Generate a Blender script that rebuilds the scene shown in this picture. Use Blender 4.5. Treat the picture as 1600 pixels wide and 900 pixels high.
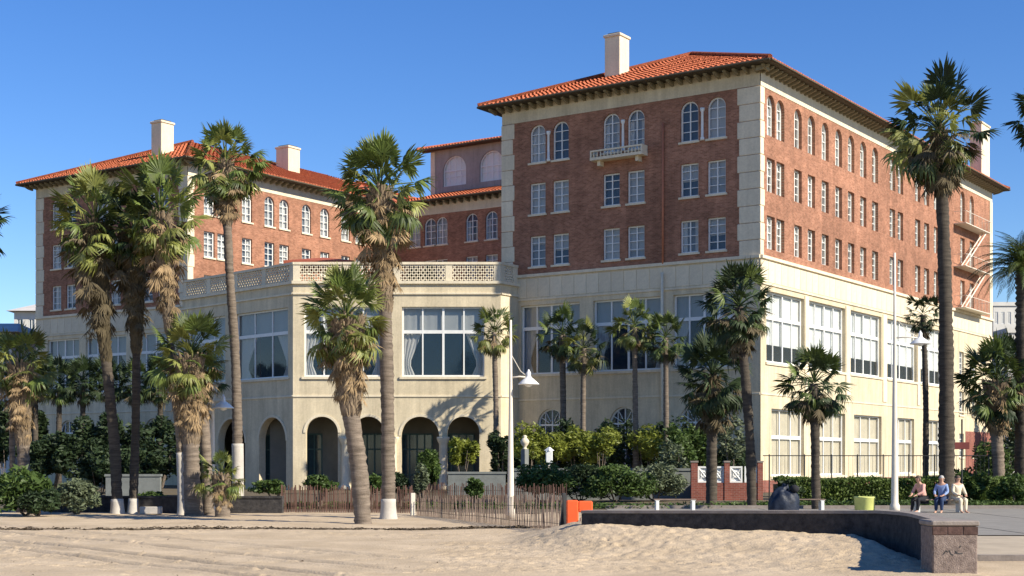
import bpy, math, random
import numpy as np
from math import sin, cos, pi, radians, sqrt, atan2, hypot, tan
from mathutils import Vector, Matrix, Euler

random.seed(7); rng = np.random.default_rng(7)
scene = bpy.context.scene
for o in list(bpy.data.objects): bpy.data.objects.remove(o)
C = scene.collection

# ------------------------------------------------------------------ camera, sky, sun, exposure
F = 2282.0; HOR = 722.0; EYE = 1.8
cam_d = bpy.data.cameras.new('camera'); cam = bpy.data.objects.new('camera', cam_d); C.objects.link(cam)
cam.location = (0, 0, EYE); cam.rotation_euler = (pi/2, 0, 0)
cam_d.sensor_width = 36; cam_d.lens = F/1600*36; cam_d.shift_y = (HOR-450)/1600
cam_d.clip_end = 6000; cam_d.clip_start = .1
scene.camera = cam
SUN_AZ = radians(-31); SUN_EL = radians(34)
sdir = Vector((cos(SUN_AZ)*cos(SUN_EL), sin(SUN_AZ)*cos(SUN_EL), sin(SUN_EL)))
world = bpy.data.worlds.new('World'); scene.world = world; world.use_nodes = True
nt = world.node_tree; bg = nt.nodes['Background']
sky = nt.nodes.new('ShaderNodeTexSky'); sky.sky_type = 'NISHITA'; sky.sun_disc = False
sky.sun_elevation = SUN_EL; sky.sun_rotation = atan2(sdir.x, sdir.y)
sky.altitude = 0; sky.air_density = 1.0; sky.dust_density = 0.0; sky.ozone_density = 4.5
hs = nt.nodes.new('ShaderNodeHueSaturation'); hs.inputs['Saturation'].default_value = 1.24; hs.inputs['Hue'].default_value = .513
nt.links.new(sky.outputs[0], hs.inputs['Color']); nt.links.new(hs.outputs[0], bg.inputs[0]); bg.inputs[1].default_value = 0.100
sun_d = bpy.data.lights.new('sun', 'SUN'); sun = bpy.data.objects.new('sun', sun_d); C.objects.link(sun)
sun_d.energy = 5.0; sun_d.angle = radians(.5); sun_d.color = (1, .92, .76)
sun.rotation_euler = sdir.to_track_quat('Z', 'Y').to_euler()
vs = scene.view_settings; vs.view_transform = 'Standard'; vs.look = 'None'; vs.exposure = 0.68; vs.gamma = 1
scene.cycles.transparent_max_bounces = 16

# ------------------------------------------------------------------ materials
def mat(name, col, rough=.8, var=.18, scale=2.0, bump=.0, bscale=20, rnd=0, metal=0, spec=.3, col2=None, trans=0, zs=1):
    m = bpy.data.materials.new(name); m.use_nodes = True; t = m.node_tree; N = t.nodes; L = t.links
    b = N['Principled BSDF']; b.inputs['Roughness'].default_value = rough; b.inputs['Metallic'].default_value = metal
    b.inputs['Specular IOR Level'].default_value = spec
    tc = N.new('ShaderNodeTexCoord')
    nz = N.new('ShaderNodeTexNoise'); nz.inputs['Scale'].default_value = scale; nz.inputs['Detail'].default_value = 6
    nz.inputs['Roughness'].default_value = .65
    mp_ = N.new('ShaderNodeMapping'); mp_.inputs['Scale'].default_value = (1, 1, zs); L.new(tc.outputs['Object'], mp_.inputs[0]); L.new(mp_.outputs[0], nz.inputs['Vector'])
    rp = N.new('ShaderNodeValToRGB'); rp.color_ramp.elements[0].position = .3; rp.color_ramp.elements[1].position = .7
    c2 = col2 or tuple(min(1, c*(1+var)) for c in col); c1 = tuple(c*(1-var) for c in col)
    rp.color_ramp.elements[0].color = (*c1, 1); rp.color_ramp.elements[1].color = (*c2, 1)
    L.new(nz.outputs['Fac'], rp.inputs[0]); out = rp.outputs[0]
    if rnd:
        oi = N.new('ShaderNodeObjectInfo'); mr = N.new('ShaderNodeMapRange'); mr.inputs[3].default_value = 1-rnd; mr.inputs[4].default_value = 1+rnd
        L.new(oi.outputs['Random'], mr.inputs[0])
        mx = N.new('ShaderNodeVectorMath'); mx.operation = 'SCALE'; L.new(out, mx.inputs[0]); L.new(mr.outputs[0], mx.inputs['Scale']); out = mx.outputs[0]
    L.new(out, b.inputs['Base Color'])
    if bump:
        n2 = N.new('ShaderNodeTexNoise'); n2.inputs['Scale'].default_value = bscale; n2.inputs['Detail'].default_value = 5
        L.new(tc.outputs['Object'], n2.inputs['Vector'])
        bp = N.new('ShaderNodeBump'); bp.inputs['Strength'].default_value = bump; bp.inputs['Distance'].default_value = .02
        L.new(n2.outputs['Fac'], bp.inputs['Height']); L.new(bp.outputs[0], b.inputs['Normal'])
    if trans:
        tr = N.new('ShaderNodeBsdfTranslucent'); ms = N.new('ShaderNodeMixShader'); ms.inputs[0].default_value = trans
        L.new(out, tr.inputs[0]); L.new(b.outputs[0], ms.inputs[1]); L.new(tr.outputs[0], ms.inputs[2])
        L.new(ms.outputs[0], N['Material Output'].inputs[0])
    return m

def brick_mat(name, a, b_, mortar, sx=1.0):
    m = bpy.data.materials.new(name); m.use_nodes = True; t = m.node_tree; N = t.nodes; L = t.links
    b = N['Principled BSDF']; b.inputs['Roughness'].default_value = .85; b.inputs['Specular IOR Level'].default_value = .2
    uv = N.new('ShaderNodeUVMap')
    br = N.new('ShaderNodeTexBrick'); br.inputs['Scale'].default_value = 1
    br.inputs['Brick Width'].default_value = .24*sx; br.inputs['Row Height'].default_value = .085*sx
    br.inputs['Mortar Size'].default_value = .008*sx; br.inputs['Mortar Smooth'].default_value = .3; br.inputs['Bias'].default_value = -.1
    br.inputs['Color1'].default_value = (*a, 1); br.inputs['Color2'].default_value = (*b_, 1); br.inputs['Mortar'].default_value = (*mortar, 1)
    L.new(uv.outputs[0], br.inputs['Vector'])
    nz = N.new('ShaderNodeTexNoise'); nz.inputs['Scale'].default_value = 1.1; nz.inputs['Detail'].default_value = 8; nz.inputs['Roughness'].default_value = .75
    L.new(uv.outputs[0], nz.inputs['Vector'])
    mr = N.new('ShaderNodeMapRange'); mr.inputs[1].default_value = .3; mr.inputs[2].default_value = .7; mr.inputs[3].default_value = .72; mr.inputs[4].default_value = 1.25
    L.new(nz.outputs['Fac'], mr.inputs[0])
    mx = N.new('ShaderNodeVectorMath'); mx.operation = 'SCALE'; L.new(br.outputs['Color'], mx.inputs[0]); L.new(mr.outputs[0], mx.inputs['Scale'])
    n3 = N.new('ShaderNodeTexNoise'); n3.inputs['Scale'].default_value = .22; n3.inputs['Detail'].default_value = 4; L.new(uv.outputs[0], n3.inputs['Vector'])
    m3 = N.new('ShaderNodeMapRange'); m3.inputs[1].default_value = .35; m3.inputs[2].default_value = .65; m3.inputs[3].default_value = .84; m3.inputs[4].default_value = 1.14; L.new(n3.outputs['Fac'], m3.inputs[0])
    mp = N.new('ShaderNodeMapping'); mp.inputs['Scale'].default_value = (1.6, .15, 1); L.new(uv.outputs[0], mp.inputs[0])
    n4 = N.new('ShaderNodeTexNoise'); n4.inputs['Scale'].default_value = 1; n4.inputs['Detail'].default_value = 5; L.new(mp.outputs[0], n4.inputs['Vector'])
    m4 = N.new('ShaderNodeMapRange'); m4.inputs[1].default_value = .35; m4.inputs[2].default_value = .65; m4.inputs[3].default_value = .9; m4.inputs[4].default_value = 1.08; L.new(n4.outputs['Fac'], m4.inputs[0])
    k5 = N.new('ShaderNodeMath'); k5.operation = 'MULTIPLY'; L.new(m3.outputs[0], k5.inputs[0]); L.new(m4.outputs[0], k5.inputs[1])
    mz = N.new('ShaderNodeVectorMath'); mz.operation = 'SCALE'; L.new(mx.outputs[0], mz.inputs[0]); L.new(k5.outputs[0], mz.inputs['Scale'])
    L.new(mz.outputs[0], b.inputs['Base Color'])
    bp = N.new('ShaderNodeBump'); bp.inputs['Strength'].default_value = .4; bp.inputs['Distance'].default_value = .01; bp.invert = True
    L.new(br.outputs['Fac'], bp.inputs['Height']); L.new(bp.outputs[0], b.inputs['Normal'])
    return m

def stone_mat(name, col, streak=.27):
    m = bpy.data.materials.new(name); m.use_nodes = True; t = m.node_tree; N = t.nodes; L = t.links
    b = N['Principled BSDF']; b.inputs['Roughness'].default_value = .85; b.inputs['Specular IOR Level'].default_value = .2
    tc = N.new('ShaderNodeTexCoord'); oi = N.new('ShaderNodeObjectInfo')
    def noise(s, scl, d):
        mp = N.new('ShaderNodeMapping'); mp.inputs['Scale'].default_value = scl; L.new(tc.outputs['Object'], mp.inputs[0])
        n = N.new('ShaderNodeTexNoise'); n.inputs['Scale'].default_value = s; n.inputs['Detail'].default_value = d; n.inputs['Roughness'].default_value = .7
        L.new(mp.outputs[0], n.inputs['Vector']); return n.outputs['Fac']
    def rng_(o, lo, hi, a=.3, z=.7):
        mr = N.new('ShaderNodeMapRange'); mr.inputs[1].default_value = a; mr.inputs[2].default_value = z
        mr.inputs[3].default_value = lo; mr.inputs[4].default_value = hi; L.new(o, mr.inputs[0]); return mr.outputs[0]
    def mul(a, c):
        k = N.new('ShaderNodeMath'); k.operation = 'MULTIPLY'; L.new(a, k.inputs[0]); L.new(c, k.inputs[1]); return k.outputs[0]
    f = mul(rng_(noise(.5, (1, 1, 1), 6), 1-streak*.6, 1.1), rng_(noise(1.2, (1.4, 1.4, .12), 5), 1-streak, 1.06))
    f = mul(f, rng_(noise(9, (1, 1, 1), 4), .9, 1.08))
    f = mul(f, rng_(oi.outputs['Random'], .93, 1.05, 0, 1))
    mx = N.new('ShaderNodeVectorMath'); mx.operation = 'SCALE'; mx.inputs[0].default_value = col; L.new(f, mx.inputs['Scale'])
    L.new(mx.outputs[0], b.inputs['Base Color'])
    bp = N.new('ShaderNodeBump'); bp.inputs['Strength'].default_value = .3; bp.inputs['Distance'].default_value = .02
    L.new(noise(14, (1, 1, 1), 5), bp.inputs['Height']); L.new(bp.outputs[0], b.inputs['Normal'])
    return m

def glass_mat(name, tint, keep=.5):
    m = bpy.data.materials.new(name); m.use_nodes = True; t = m.node_tree; N = t.nodes; L = t.links
    b = N['Principled BSDF']; b.inputs['Base Color'].default_value = (*tint, 1); b.inputs['Roughness'].default_value = .06
    b.inputs['Specular IOR Level'].default_value = .9; b.inputs['IOR'].default_value = 1.6
    nz = N.new('ShaderNodeTexNoise'); nz.inputs['Scale'].default_value = 1.3
    tc = N.new('ShaderNodeTexCoord'); L.new(tc.outputs['Object'], nz.inputs['Vector'])
    bp = N.new('ShaderNodeBump'); bp.inputs['Strength'].default_value = .12; bp.inputs['Distance'].default_value = .03
    L.new(nz.outputs['Fac'], bp.inputs['Height']); L.new(bp.outputs[0], b.inputs['Normal'])
    tr = N.new('ShaderNodeBsdfTransparent'); ms = N.new('ShaderNodeMixShader'); ms.inputs[0].default_value = keep
    L.new(b.outputs[0], ms.inputs[1]); L.new(tr.outputs[0], ms.inputs[2]); L.new(ms.outputs[0], N['Material Output'].inputs[0])
    return m

def curtain_mat(name, dark, pale, bias=.5):
    m = bpy.data.materials.new(name); m.use_nodes = True; t = m.node_tree; N = t.nodes; L = t.links
    b = N['Principled BSDF']; b.inputs['Roughness'].default_value = .9
    oi = N.new('ShaderNodeObjectInfo'); rp = N.new('ShaderNodeValToRGB')
    rp.color_ramp.elements[0].position = bias-.15; rp.color_ramp.elements[0].color = (*dark, 1)
    rp.color_ramp.elements[1].position = bias+.25; rp.color_ramp.elements[1].color = (*pale, 1)
    L.new(oi.outputs['Random'], rp.inputs[0]); L.new(rp.outputs[0], b.inputs['Base Color'])
    return m

M = dict(
 brick=brick_mat('red_brick', (.245, .105, .063), (.385, .178, .112), (.34, .22, .15)),
 brickdark=brick_mat('plinth_brick', (.22, .07, .05), (.30, .10, .07), (.3, .2, .17)),
 stone=stone_mat('cream_stone', (.69, .585, .405)),
 stonelt=stone_mat('pale_trim_stone', (.70, .61, .45), .15),
 tile=mat('roof_tile', (.40, .095, .042), .8, .3, 3.5, .2, 12, col2=(.56, .165, .075)),
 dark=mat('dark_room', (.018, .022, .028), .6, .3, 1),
 white=mat('white_paint', (.72, .72, .69), .5, .06, 3),
 wood=mat('soffit_wood', (.085, .07, .045), .8, .2, 3),
 glass=glass_mat('window_glass', (.035, .07, .12), .72),
 glassd=glass_mat('lounge_glass', (.02, .05, .09), .6),
 glassr=glass_mat('side_glass', (.25, .28, .28), .86),
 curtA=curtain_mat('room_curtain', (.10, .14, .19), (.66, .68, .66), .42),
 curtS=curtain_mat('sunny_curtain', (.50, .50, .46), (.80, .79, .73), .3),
 curtW=mat('white_curtain', (.84, .84, .80), .9, .05, 2, trans=.12),
 shade=mat('roller_shade', (.72, .74, .72), .8, .05, 1, trans=.25),
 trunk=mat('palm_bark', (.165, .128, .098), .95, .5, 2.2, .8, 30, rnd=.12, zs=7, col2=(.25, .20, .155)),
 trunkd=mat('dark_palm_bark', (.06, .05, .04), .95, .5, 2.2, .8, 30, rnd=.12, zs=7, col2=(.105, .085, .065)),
 paint=mat('whitewash', (.45, .41, .36), .8, .12, 4, .3, 20),
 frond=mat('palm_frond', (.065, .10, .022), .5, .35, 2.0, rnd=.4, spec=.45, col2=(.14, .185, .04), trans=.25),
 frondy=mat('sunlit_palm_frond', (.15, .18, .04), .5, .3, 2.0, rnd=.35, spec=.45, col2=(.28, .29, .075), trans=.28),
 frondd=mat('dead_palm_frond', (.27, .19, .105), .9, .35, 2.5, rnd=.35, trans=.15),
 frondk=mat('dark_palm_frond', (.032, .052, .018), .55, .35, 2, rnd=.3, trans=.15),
 frondb=mat('old_dark_palm_frond', (.12, .095, .055), .9, .35, 2, rnd=.35, trans=.1),
 boots=mat('leaf_base_boots', (.20, .15, .10), .95, .4, 4),
 pillarbrick=mat('worn_red_brick', (.085, .05, .042), .95, .45, 9, .5, 30, rnd=.15),
 bracket=mat('weathered_bracket_wood', (.26, .22, .14), .8, .25, 3),
 curtB=mat('beige_curtain', (.50, .45, .34), .9, .12, 2),
 curtP=mat('pale_blue_blind', (.62, .64, .62), .9, .1, 1),
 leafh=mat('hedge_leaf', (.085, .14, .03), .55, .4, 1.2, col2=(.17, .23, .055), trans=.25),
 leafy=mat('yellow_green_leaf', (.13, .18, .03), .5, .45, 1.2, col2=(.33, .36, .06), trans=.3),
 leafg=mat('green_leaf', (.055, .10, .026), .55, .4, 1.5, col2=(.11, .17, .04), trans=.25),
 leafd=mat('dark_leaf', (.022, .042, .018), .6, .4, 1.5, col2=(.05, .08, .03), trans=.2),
 leafs=mat('grey_green_leaf', (.10, .13, .075), .6, .3, 1.5, col2=(.17, .20, .11), trans=.2),
 steel=mat('cream_painted_steel', (.66, .60, .50), .5, .1, 2),
 iron=mat('dark_iron', (.05, .05, .05), .5, .2, 3, metal=.3),
 lampw=mat('white_enamel', (.75, .75, .72), .35, .05, 2, spec=.5),
 wallc=mat('weathered_concrete', (.036, .034, .036), .95, .45, 7, .8, 40, col2=(.07, .064, .062)),
 wallt=mat('pillar_aggregate', (.20, .15, .13), .95, .35, 11, .9, 60, col2=(.30, .235, .20)),
 cap=mat('concrete_cap', (.24, .205, .18), .9, .2, 4, .4, 30),
 slat=mat('weathered_fence_wood', (.22, .16, .125), .9, .3, 6, .3, 30, rnd=.35),
 slatr=mat('red_stained_fence_wood', (.13, .072, .055), .9, .3, 6, .3, 30, rnd=.4),
 orange=mat('orange_plastic', (.72, .11, .03), .45, .12, 4),
 beige=mat('beige_concrete', (.5, .44, .33), .9, .15, 5),
 yellow=mat('pale_green_bin', (.60, .62, .20), .6, .12, 4),
 navy=mat('dark_blue_tarp', (.014, .020, .036), .55, .4, 4, .5, 12),
 asphalt=mat('asphalt', (.23, .215, .19), .9, .15, 1.5, .3, 60),
 path=mat('sandy_concrete', (.40, .33, .24), .95, .15, 1.0, .3, 50),
 soil=mat('garden_soil', (.12, .095, .06), .95, .3, 1, .4, 20),
 grey=mat('grey_garden_wall', (.17, .18, .17), .9, .2, 2, .3, 20),
 pink=mat('pink_cloth', (.62, .33, .28), .9, .1, 5), blue=mat('blue_cloth', (.22, .30, .50), .9, .1, 5),
 creamc=mat('cream_cloth', (.66, .58, .44), .9, .1, 5), blackc=mat('black_cloth', (.02, .02, .025), .9, .2, 5),
 navyc=mat('navy_cloth', (.03, .05, .11), .9, .2, 5),
 skin=mat('skin', (.50, .29, .20), .6, .08, 5), hair=mat('hair', (.10, .07, .05), .7, .2, 20), hairg=mat('grey_hair', (.4, .38, .36), .7, .2, 20),
 red=mat('red_canvas', (.34, .09, .05), .8, .12, 3), signr=mat('red_sign', (.15, .035, .03), .5, .1, 3),
 far=mat('far_wall', (.62, .60, .55), .9, .1, .5), farroof=mat('far_roof', (.50, .47, .44), .9, .15, .5),
)

# ------------------------------------------------------------------ mesh helpers
class MB:
    def __init__(s): s.v = []; s.f = []; s.uv = None
    def quad(s, a, b, c, d):
        n = len(s.v); s.v += [tuple(a), tuple(b), tuple(c), tuple(d)]; s.f.append((n, n+1, n+2, n+3))
    def tri(s, a, b, c):
        n = len(s.v); s.v += [tuple(a), tuple(b), tuple(c)]; s.f.append((n, n+1, n+2))
    def box(s, x0, x1, y0, y1, z0, z1):
        n = len(s.v)
        s.v += [(x0,y0,z0),(x1,y0,z0),(x1,y1,z0),(x0,y1,z0),(x0,y0,z1),(x1,y0,z1),(x1,y1,z1),(x0,y1,z1)]
        s.f += [(n,n+3,n+2,n+1),(n+4,n+5,n+6,n+7),(n,n+1,n+5,n+4),(n+1,n+2,n+6,n+5),(n+2,n+3,n+7,n+6),(n+3,n,n+4,n+7)]
        return s
    def cbox(s, x0, x1, y0, y1, z0, z1, c=.02):      # chamfered vertical edges and top
        P = [(x0+c,y0),(x1-c,y0),(x1,y0+c),(x1,y1-c),(x1-c,y1),(x0+c,y1),(x0,y1-c),(x0,y0+c)]
        cx, cy = (x0+x1)/2, (y0+y1)/2; n = len(s.v)
        Q = [(cx+(x-cx)*(1-2*c/(x1-x0)), cy+(y-cy)*(1-2*c/(y1-y0))) for x, y in P]
        for pts, z in ((Q, z0), (P, z0+c), (P, z1-c), (Q, z1)): s.v += [(x, y, z) for x, y in pts]
        for r in range(3):
            for i in range(8): a = n+r*8+i; b = n+r*8+(i+1) % 8; s.f.append((a, b, b+8, a+8))
        s.f.append(tuple(n+24+i for i in range(8))); s.f.append(tuple(n+7-i for i in range(8)))
        return s
    def obox(s, p, e, L, w, z0, z1):                  # box along e from p, centred in width
        n = Vector((e[1], -e[0])); A = []
        for (a, b) in ((0, 1), (L, 1), (L, -1), (0, -1)): A.append((p[0]+e[0]*a+n.x*b*w/2, p[1]+e[1]*a+n.y*b*w/2))
        k = len(s.v); s.v += [(x, y, z0) for x, y in A]+[(x, y, z1) for x, y in A]
        s.f += [(k,k+3,k+2,k+1),(k+4,k+5,k+6,k+7),(k,k+1,k+5,k+4),(k+1,k+2,k+6,k+5),(k+2,k+3,k+7,k+6),(k+3,k,k+4,k+7)]
        return s
    def tube(s, pts, rad, n=8, cap=True):
        pts = [Vector(p) for p in pts]
        if not hasattr(rad, '__len__'): rad = [rad]*len(pts)
        base = len(s.v); ref = Vector((.13, .97, .2))
        for i, p in enumerate(pts):
            d = (pts[min(i+1, len(pts)-1)]-pts[max(i-1, 0)]).normalized()
            r_ = ref if abs(d.dot(ref.normalized())) < .9 else Vector((1, 0, 0))
            u = d.cross(r_).normalized(); w = d.cross(u)
            for k in range(n):
                a = 2*pi*k/n; q = p+(u*cos(a)+w*sin(a))*rad[i]; s.v.append(tuple(q))
        for i in range(len(pts)-1):
            for k in range(n):
                a = base+i*n+k; b = base+i*n+(k+1) % n; s.f.append((a, a+n, b+n, b))
        if cap:
            s.f.append(tuple(base+k for k in range(n))); s.f.append(tuple(base+(len(pts)-1)*n+n-1-k for k in range(n)))
        return s
    def lathe(s, prof, n=16, c=(0, 0)):
        base = len(s.v)
        for r, z in prof:
            for k in range(n): s.v.append((c[0]+r*cos(2*pi*k/n), c[1]+r*sin(2*pi*k/n), z))
        for i in range(len(prof)-1):
            for k in range(n):
                a = base+i*n+k; b = base+i*n+(k+1) % n; s.f.append((a, b, b+n, a+n))
        s.f.append(tuple(base+n-1-k for k in range(n))); s.f.append(tuple(base+(len(prof)-1)*n+k for k in range(n)))
        return s
    def mesh(s, name, m, smooth=False):
        me = bpy.data.meshes.new(name); me.from_pydata(s.v, [], s.f)
        me.materials.append(m)
        if s.uv:
            ul = me.uv_layers.new(name='UVMap'); idx = np.zeros(len(me.loops), dtype=np.int32); me.loops.foreach_get('vertex_index', idx)
            ul.data.foreach_set('uv', np.array(s.uv, dtype=np.float32)[idx].ravel())
        if smooth: me.polygons.foreach_set('use_smooth', [True]*len(me.polygons))
        me.update(); return me
    def build(s, name, m, parent=None, smooth=False, kind=None, loc=None, label=None):
        return place(s.mesh(name, m, smooth), name, parent, loc, kind=kind, label=label)
def place(me, name, parent=None, loc=None, rz=None, kind=None, label=None, scale=None):
    o = bpy.data.objects.new(name, me); C.objects.link(o)
    if parent: o.parent = parent
    if loc is not None: o.location = loc
    if rz is not None: o.rotation_euler = (0, 0, rz)
    if scale is not None: o.scale = scale
    if kind: o['kind'] = kind
    if label: o['label'] = label
    return o
def tag(o, label, cat, group=None):
    o['label'] = label; o['category'] = cat
    if group: o['group'] = group
    return o
def thing(name, label, cat, loc, rz=0, group=None):
    o = bpy.data.objects.new(name, None); C.objects.link(o); o.location = loc; o.rotation_euler = (0, 0, rz)
    o.empty_display_size = .3
    return tag(o, label, cat, group)
def at(px, Y, py=None):
    X = (px-800)/F*Y
    return Vector((X, Y, 0 if py is None else EYE+(HOR-py)/F*Y))

# numpy fbm
def vnoise(x, y, seed=0):
    xi = np.floor(x).astype(int); yi = np.floor(y).astype(int); xf = x-xi; yf = y-yi
    def h(a, b):
        n = (a*374761393+b*668265263+seed*982451653) & 0x7fffffff
        n = ((n ^ (n >> 13))*1274126177) & 0x7fffffff
        return ((n ^ (n >> 16)) & 0xffff)/65535.0
    u = xf*xf*(3-2*xf); v = yf*yf*(3-2*yf)
    return (h(xi, yi)*(1-u)+h(xi+1, yi)*u)*(1-v)+(h(xi, yi+1)*(1-u)+h(xi+1, yi+1)*u)*v
def fbm(x, y, o=4, seed=0):
    r = 0; a = .5
    for i in range(o): r = r+a*vnoise(x*2**i, y*2**i, seed+i*17); a *= .5
    return r

# ------------------------------------------------------------------ ground
def sm(a, b, x): t = np.clip((x-a)/(b-a), 0, 1); return t*t*(3-2*t)
WL = [Vector((1.62, 32.6)), Vector((7.0, 29.55))]                 # low wall, left part
WALLPATH = [WL[0], WL[0].lerp(WL[1], .33), WL[0].lerp(WL[1], .66), WL[1], Vector((7.36, 29.0)), Vector((7.56, 28.2)), Vector((7.58, 27.2)), Vector((7.44, 26.1)), Vector((7.28, 25.0)), Vector((7.2, 24.35))]
def sand_h(x, y):
    yl = 32.6+(x-1.62)*(29.55-32.6)/(7.0-1.62)                     # wall line
    d = yl-y
    lev = .44-.10*np.clip((x-1.6)/5.4, 0, 1)
    dr = lev*(1-sm(.2, 5.5, d))*sm(-.3, 1.9, x)*(1-sm(6.8, 7.6, x))*(1-sm(1.5, 5, -d))
    h = dr
    h = h+.10*(fbm(x*.35, y*.35, 3, 5)-.45)*(1-sm(7.4, 7.8, x))
    lump = .55+1.5*sm(-1, 3, x)*sm(22, 26, y)*(1-sm(7.4, 7.8, x))
    h = h+.075*(fbm(x*2.3, y*2.3, 3, 9)-.45)*lump*.5+.026*(fbm(x*5.5, y*5.5, 2, 31)-.4)*lump
    # bank step near y=40 on the left, and wheel ruts
    yb = 39.6+.02*x+.35*(fbm(x*.4, x*0+3, 3, 77)-.5)
    h = h-.05*np.exp(-((y-yb)/.3)**2)*(1-sm(-7, 1, x))
    for k, (off, am) in enumerate(((0, .10), (-1.7, .08), (2.6, .07), (5.2, .05))):
        yr = 24.0+off-(x+3.7)*1.15+.12*(fbm(x*.6, x*0+k, 2, 60+k)-.5)
        w = (1-sm(-3.2, -1.0, x))
        h = h-am*w*np.exp(-((y-yr)/.17)**2)+am*.6*w*np.exp(-((y-yr-.36)/.16)**2)+am*.5*w*np.exp(-((y-yr+.36)/.16)**2)
    h = h-.05*sm(7.4, 7.8, x)-.12*sm(34.5, 35.6, y)*sm(3.5, 4.3, x)
    return h
xs = np.arange(-19, 15.51, .055)
ys = [20.0]
while ys[-1] < 54: ys.append(ys[-1]+.045+(ys[-1]-19)*.003)
ys = np.array(ys); GX, GY = np.meshgrid(xs, ys)
GZ = sand_h(GX, GY)
rp_ = np.random.default_rng(21)
def dent(x, y, ang, l, w, dp):
    i0, i1 = np.searchsorted(xs, [x-.6, x+.6]); j0, j1 = np.searchsorted(ys, [y-.6, y+.6])
    if i1-i0 < 2 or j1-j0 < 2: return
    X = GX[j0:j1, i0:i1]-x; Y = GY[j0:j1, i0:i1]-y; u = (X*cos(ang)+Y*sin(ang))/l; v_ = (-X*sin(ang)+Y*cos(ang))/w; r2 = u*u+v_*v_
    GZ[j0:j1, i0:i1] += -dp*np.exp(-r2*1.6)+dp*.45*np.exp(-((np.sqrt(r2)-1.5)/.45)**2)
for t in range(34):         # walked trails
    x, y = rp_.uniform(-14, 8), rp_.uniform(22, 40); a = rp_.uniform(0, 2*pi)
    for k in range(int(rp_.uniform(8, 26))):
        a += rp_.normal(0, .06); x += .68*cos(a); y += .68*sin(a); sd = .12*(1 if k % 2 else -1)
        if 20.5 < y < 46 and (x < 6.9 or y < 23): dent(x-sd*sin(a), y+sd*cos(a), a, .15, .075, .035)
for t in range(1700):       # trampled sand before the low wall
    x, y = rp_.uniform(-1.5, 7.2), 24+9*rp_.random()
    if y < 32.3+(x-1.62)*-.567 or x < 1.2: dent(x, y, rp_.uniform(0, 3), rp_.uniform(.09, .18), rp_.uniform(.05, .10), rp_.uniform(.006, .022))
edge = np.minimum.reduce([GX-xs[0], xs[-1]-GX, GY-ys[0], ys[-1]-GY])
GZ = GZ-.14*(1-sm(0, 1.0, edge))
def grid_mesh(name, X, Y, Z, m):
    r, c = X.shape; v = np.stack([X, Y, Z], -1).reshape(-1, 3)
    i = np.arange(r*c).reshape(r, c); f = np.stack([i[:-1, :-1], i[:-1, 1:], i[1:, 1:], i[1:, :-1]], -1).reshape(-1, 4)
    me = bpy.data.meshes.new(name); nf = len(f)
    me.vertices.add(len(v)); me.vertices.foreach_set('co', v.astype(np.float32).ravel())
    me.loops.add(nf*4); me.loops.foreach_set('vertex_index', f.astype(np.int32).ravel())
    me.polygons.add(nf); me.polygons.foreach_set('loop_start', np.arange(0, nf*4, 4, dtype=np.int32))
    me.polygons.foreach_set('use_smooth', [True]*nf); me.update(calc_edges=True); me.materials.append(m); return me
def sand_mat():
    m = mat('beach_sand', (.45, .345, .225), .95, .13, .6, .9, 22, col2=(.56, .44, .30)); t = m.node_tree; N = t.nodes; L = t.links
    b = N['Principled BSDF']; src = b.inputs['Base Color'].links[0].from_socket
    tc = [n for n in N if n.type == 'TEX_COORD'][0]
    g = N.new('ShaderNodeTexNoise'); g.inputs['Scale'].default_value = 34; g.inputs['Detail'].default_value = 6; g.inputs['Roughness'].default_value = .8
    L.new(tc.outputs['Object'], g.inputs['Vector'])
    mr = N.new('ShaderNodeMapRange'); mr.inputs[1].default_value = .3; mr.inputs[2].default_value = .7; mr.inputs[3].default_value = .78; mr.inputs[4].default_value = 1.18
    L.new(g.outputs['Fac'], mr.inputs[0])
    mx = N.new('ShaderNodeVectorMath'); mx.operation = 'SCALE'; L.new(src, mx.inputs[0]); L.new(mr.outputs[0], mx.inputs['Scale']); L.new(mx.outputs[0], b.inputs['Base Color'])
    return m
M['sand'] = sand_mat()
place(grid_mesh('beach_sand', GX, GY, GZ, M['sand']), 'sand', kind='structure')
q = MB(); q.quad((-400, -300, -.13), (400, -300, -.13), (400, 54.2, -.13), (-400, 54.2, -.13)); q.build('beach', M['sand'], kind='structure')
q = MB(); q.quad((-2500, -400, -.30), (2500, -400, -.30), (2500, 4000, -.30), (-2500, 4000, -.30)); q.build('ground', M['soil'], kind='structure')
q = MB(); q.quad((-200, 51.5, -.012), (200, 51.5, -.012), (200, 330, -.012), (-200, 330, -.012)); q.build('garden_ground', M['soil'], kind='structure')
q = MB(); q.quad((3.6, 36, .0), (60, 36, .0), (60, 56.5, .0), (3.6, 56.5, .0)); q.build('bike_path', M['asphalt'], kind='structure')
q = MB(); q.quad((7.9, 27.6, -.02), (60, 27.6, -.02), (60, 35.96, -.02), (7.9, 35.96, -.02)); q.build('sandy_path', M['path'], kind='structure')
q = MB()
for k in range(14): q.box(9.5+k*3.4, 9.53+k*3.4, 36.05, 56.4, .004, .006)
q.build('path_joints', M['wallc'], kind='structure')
q = MB(); q.obox((7.75, 27.55), (.995, -.1), 22, .2, -.1, .06); q.build('kerb', M['cap'], kind='structure')
q = MB(); q.box(3.6, 60, 56.5, 56.7, -.1, .12); q.build('kerb', M['cap'], kind='structure')

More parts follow.
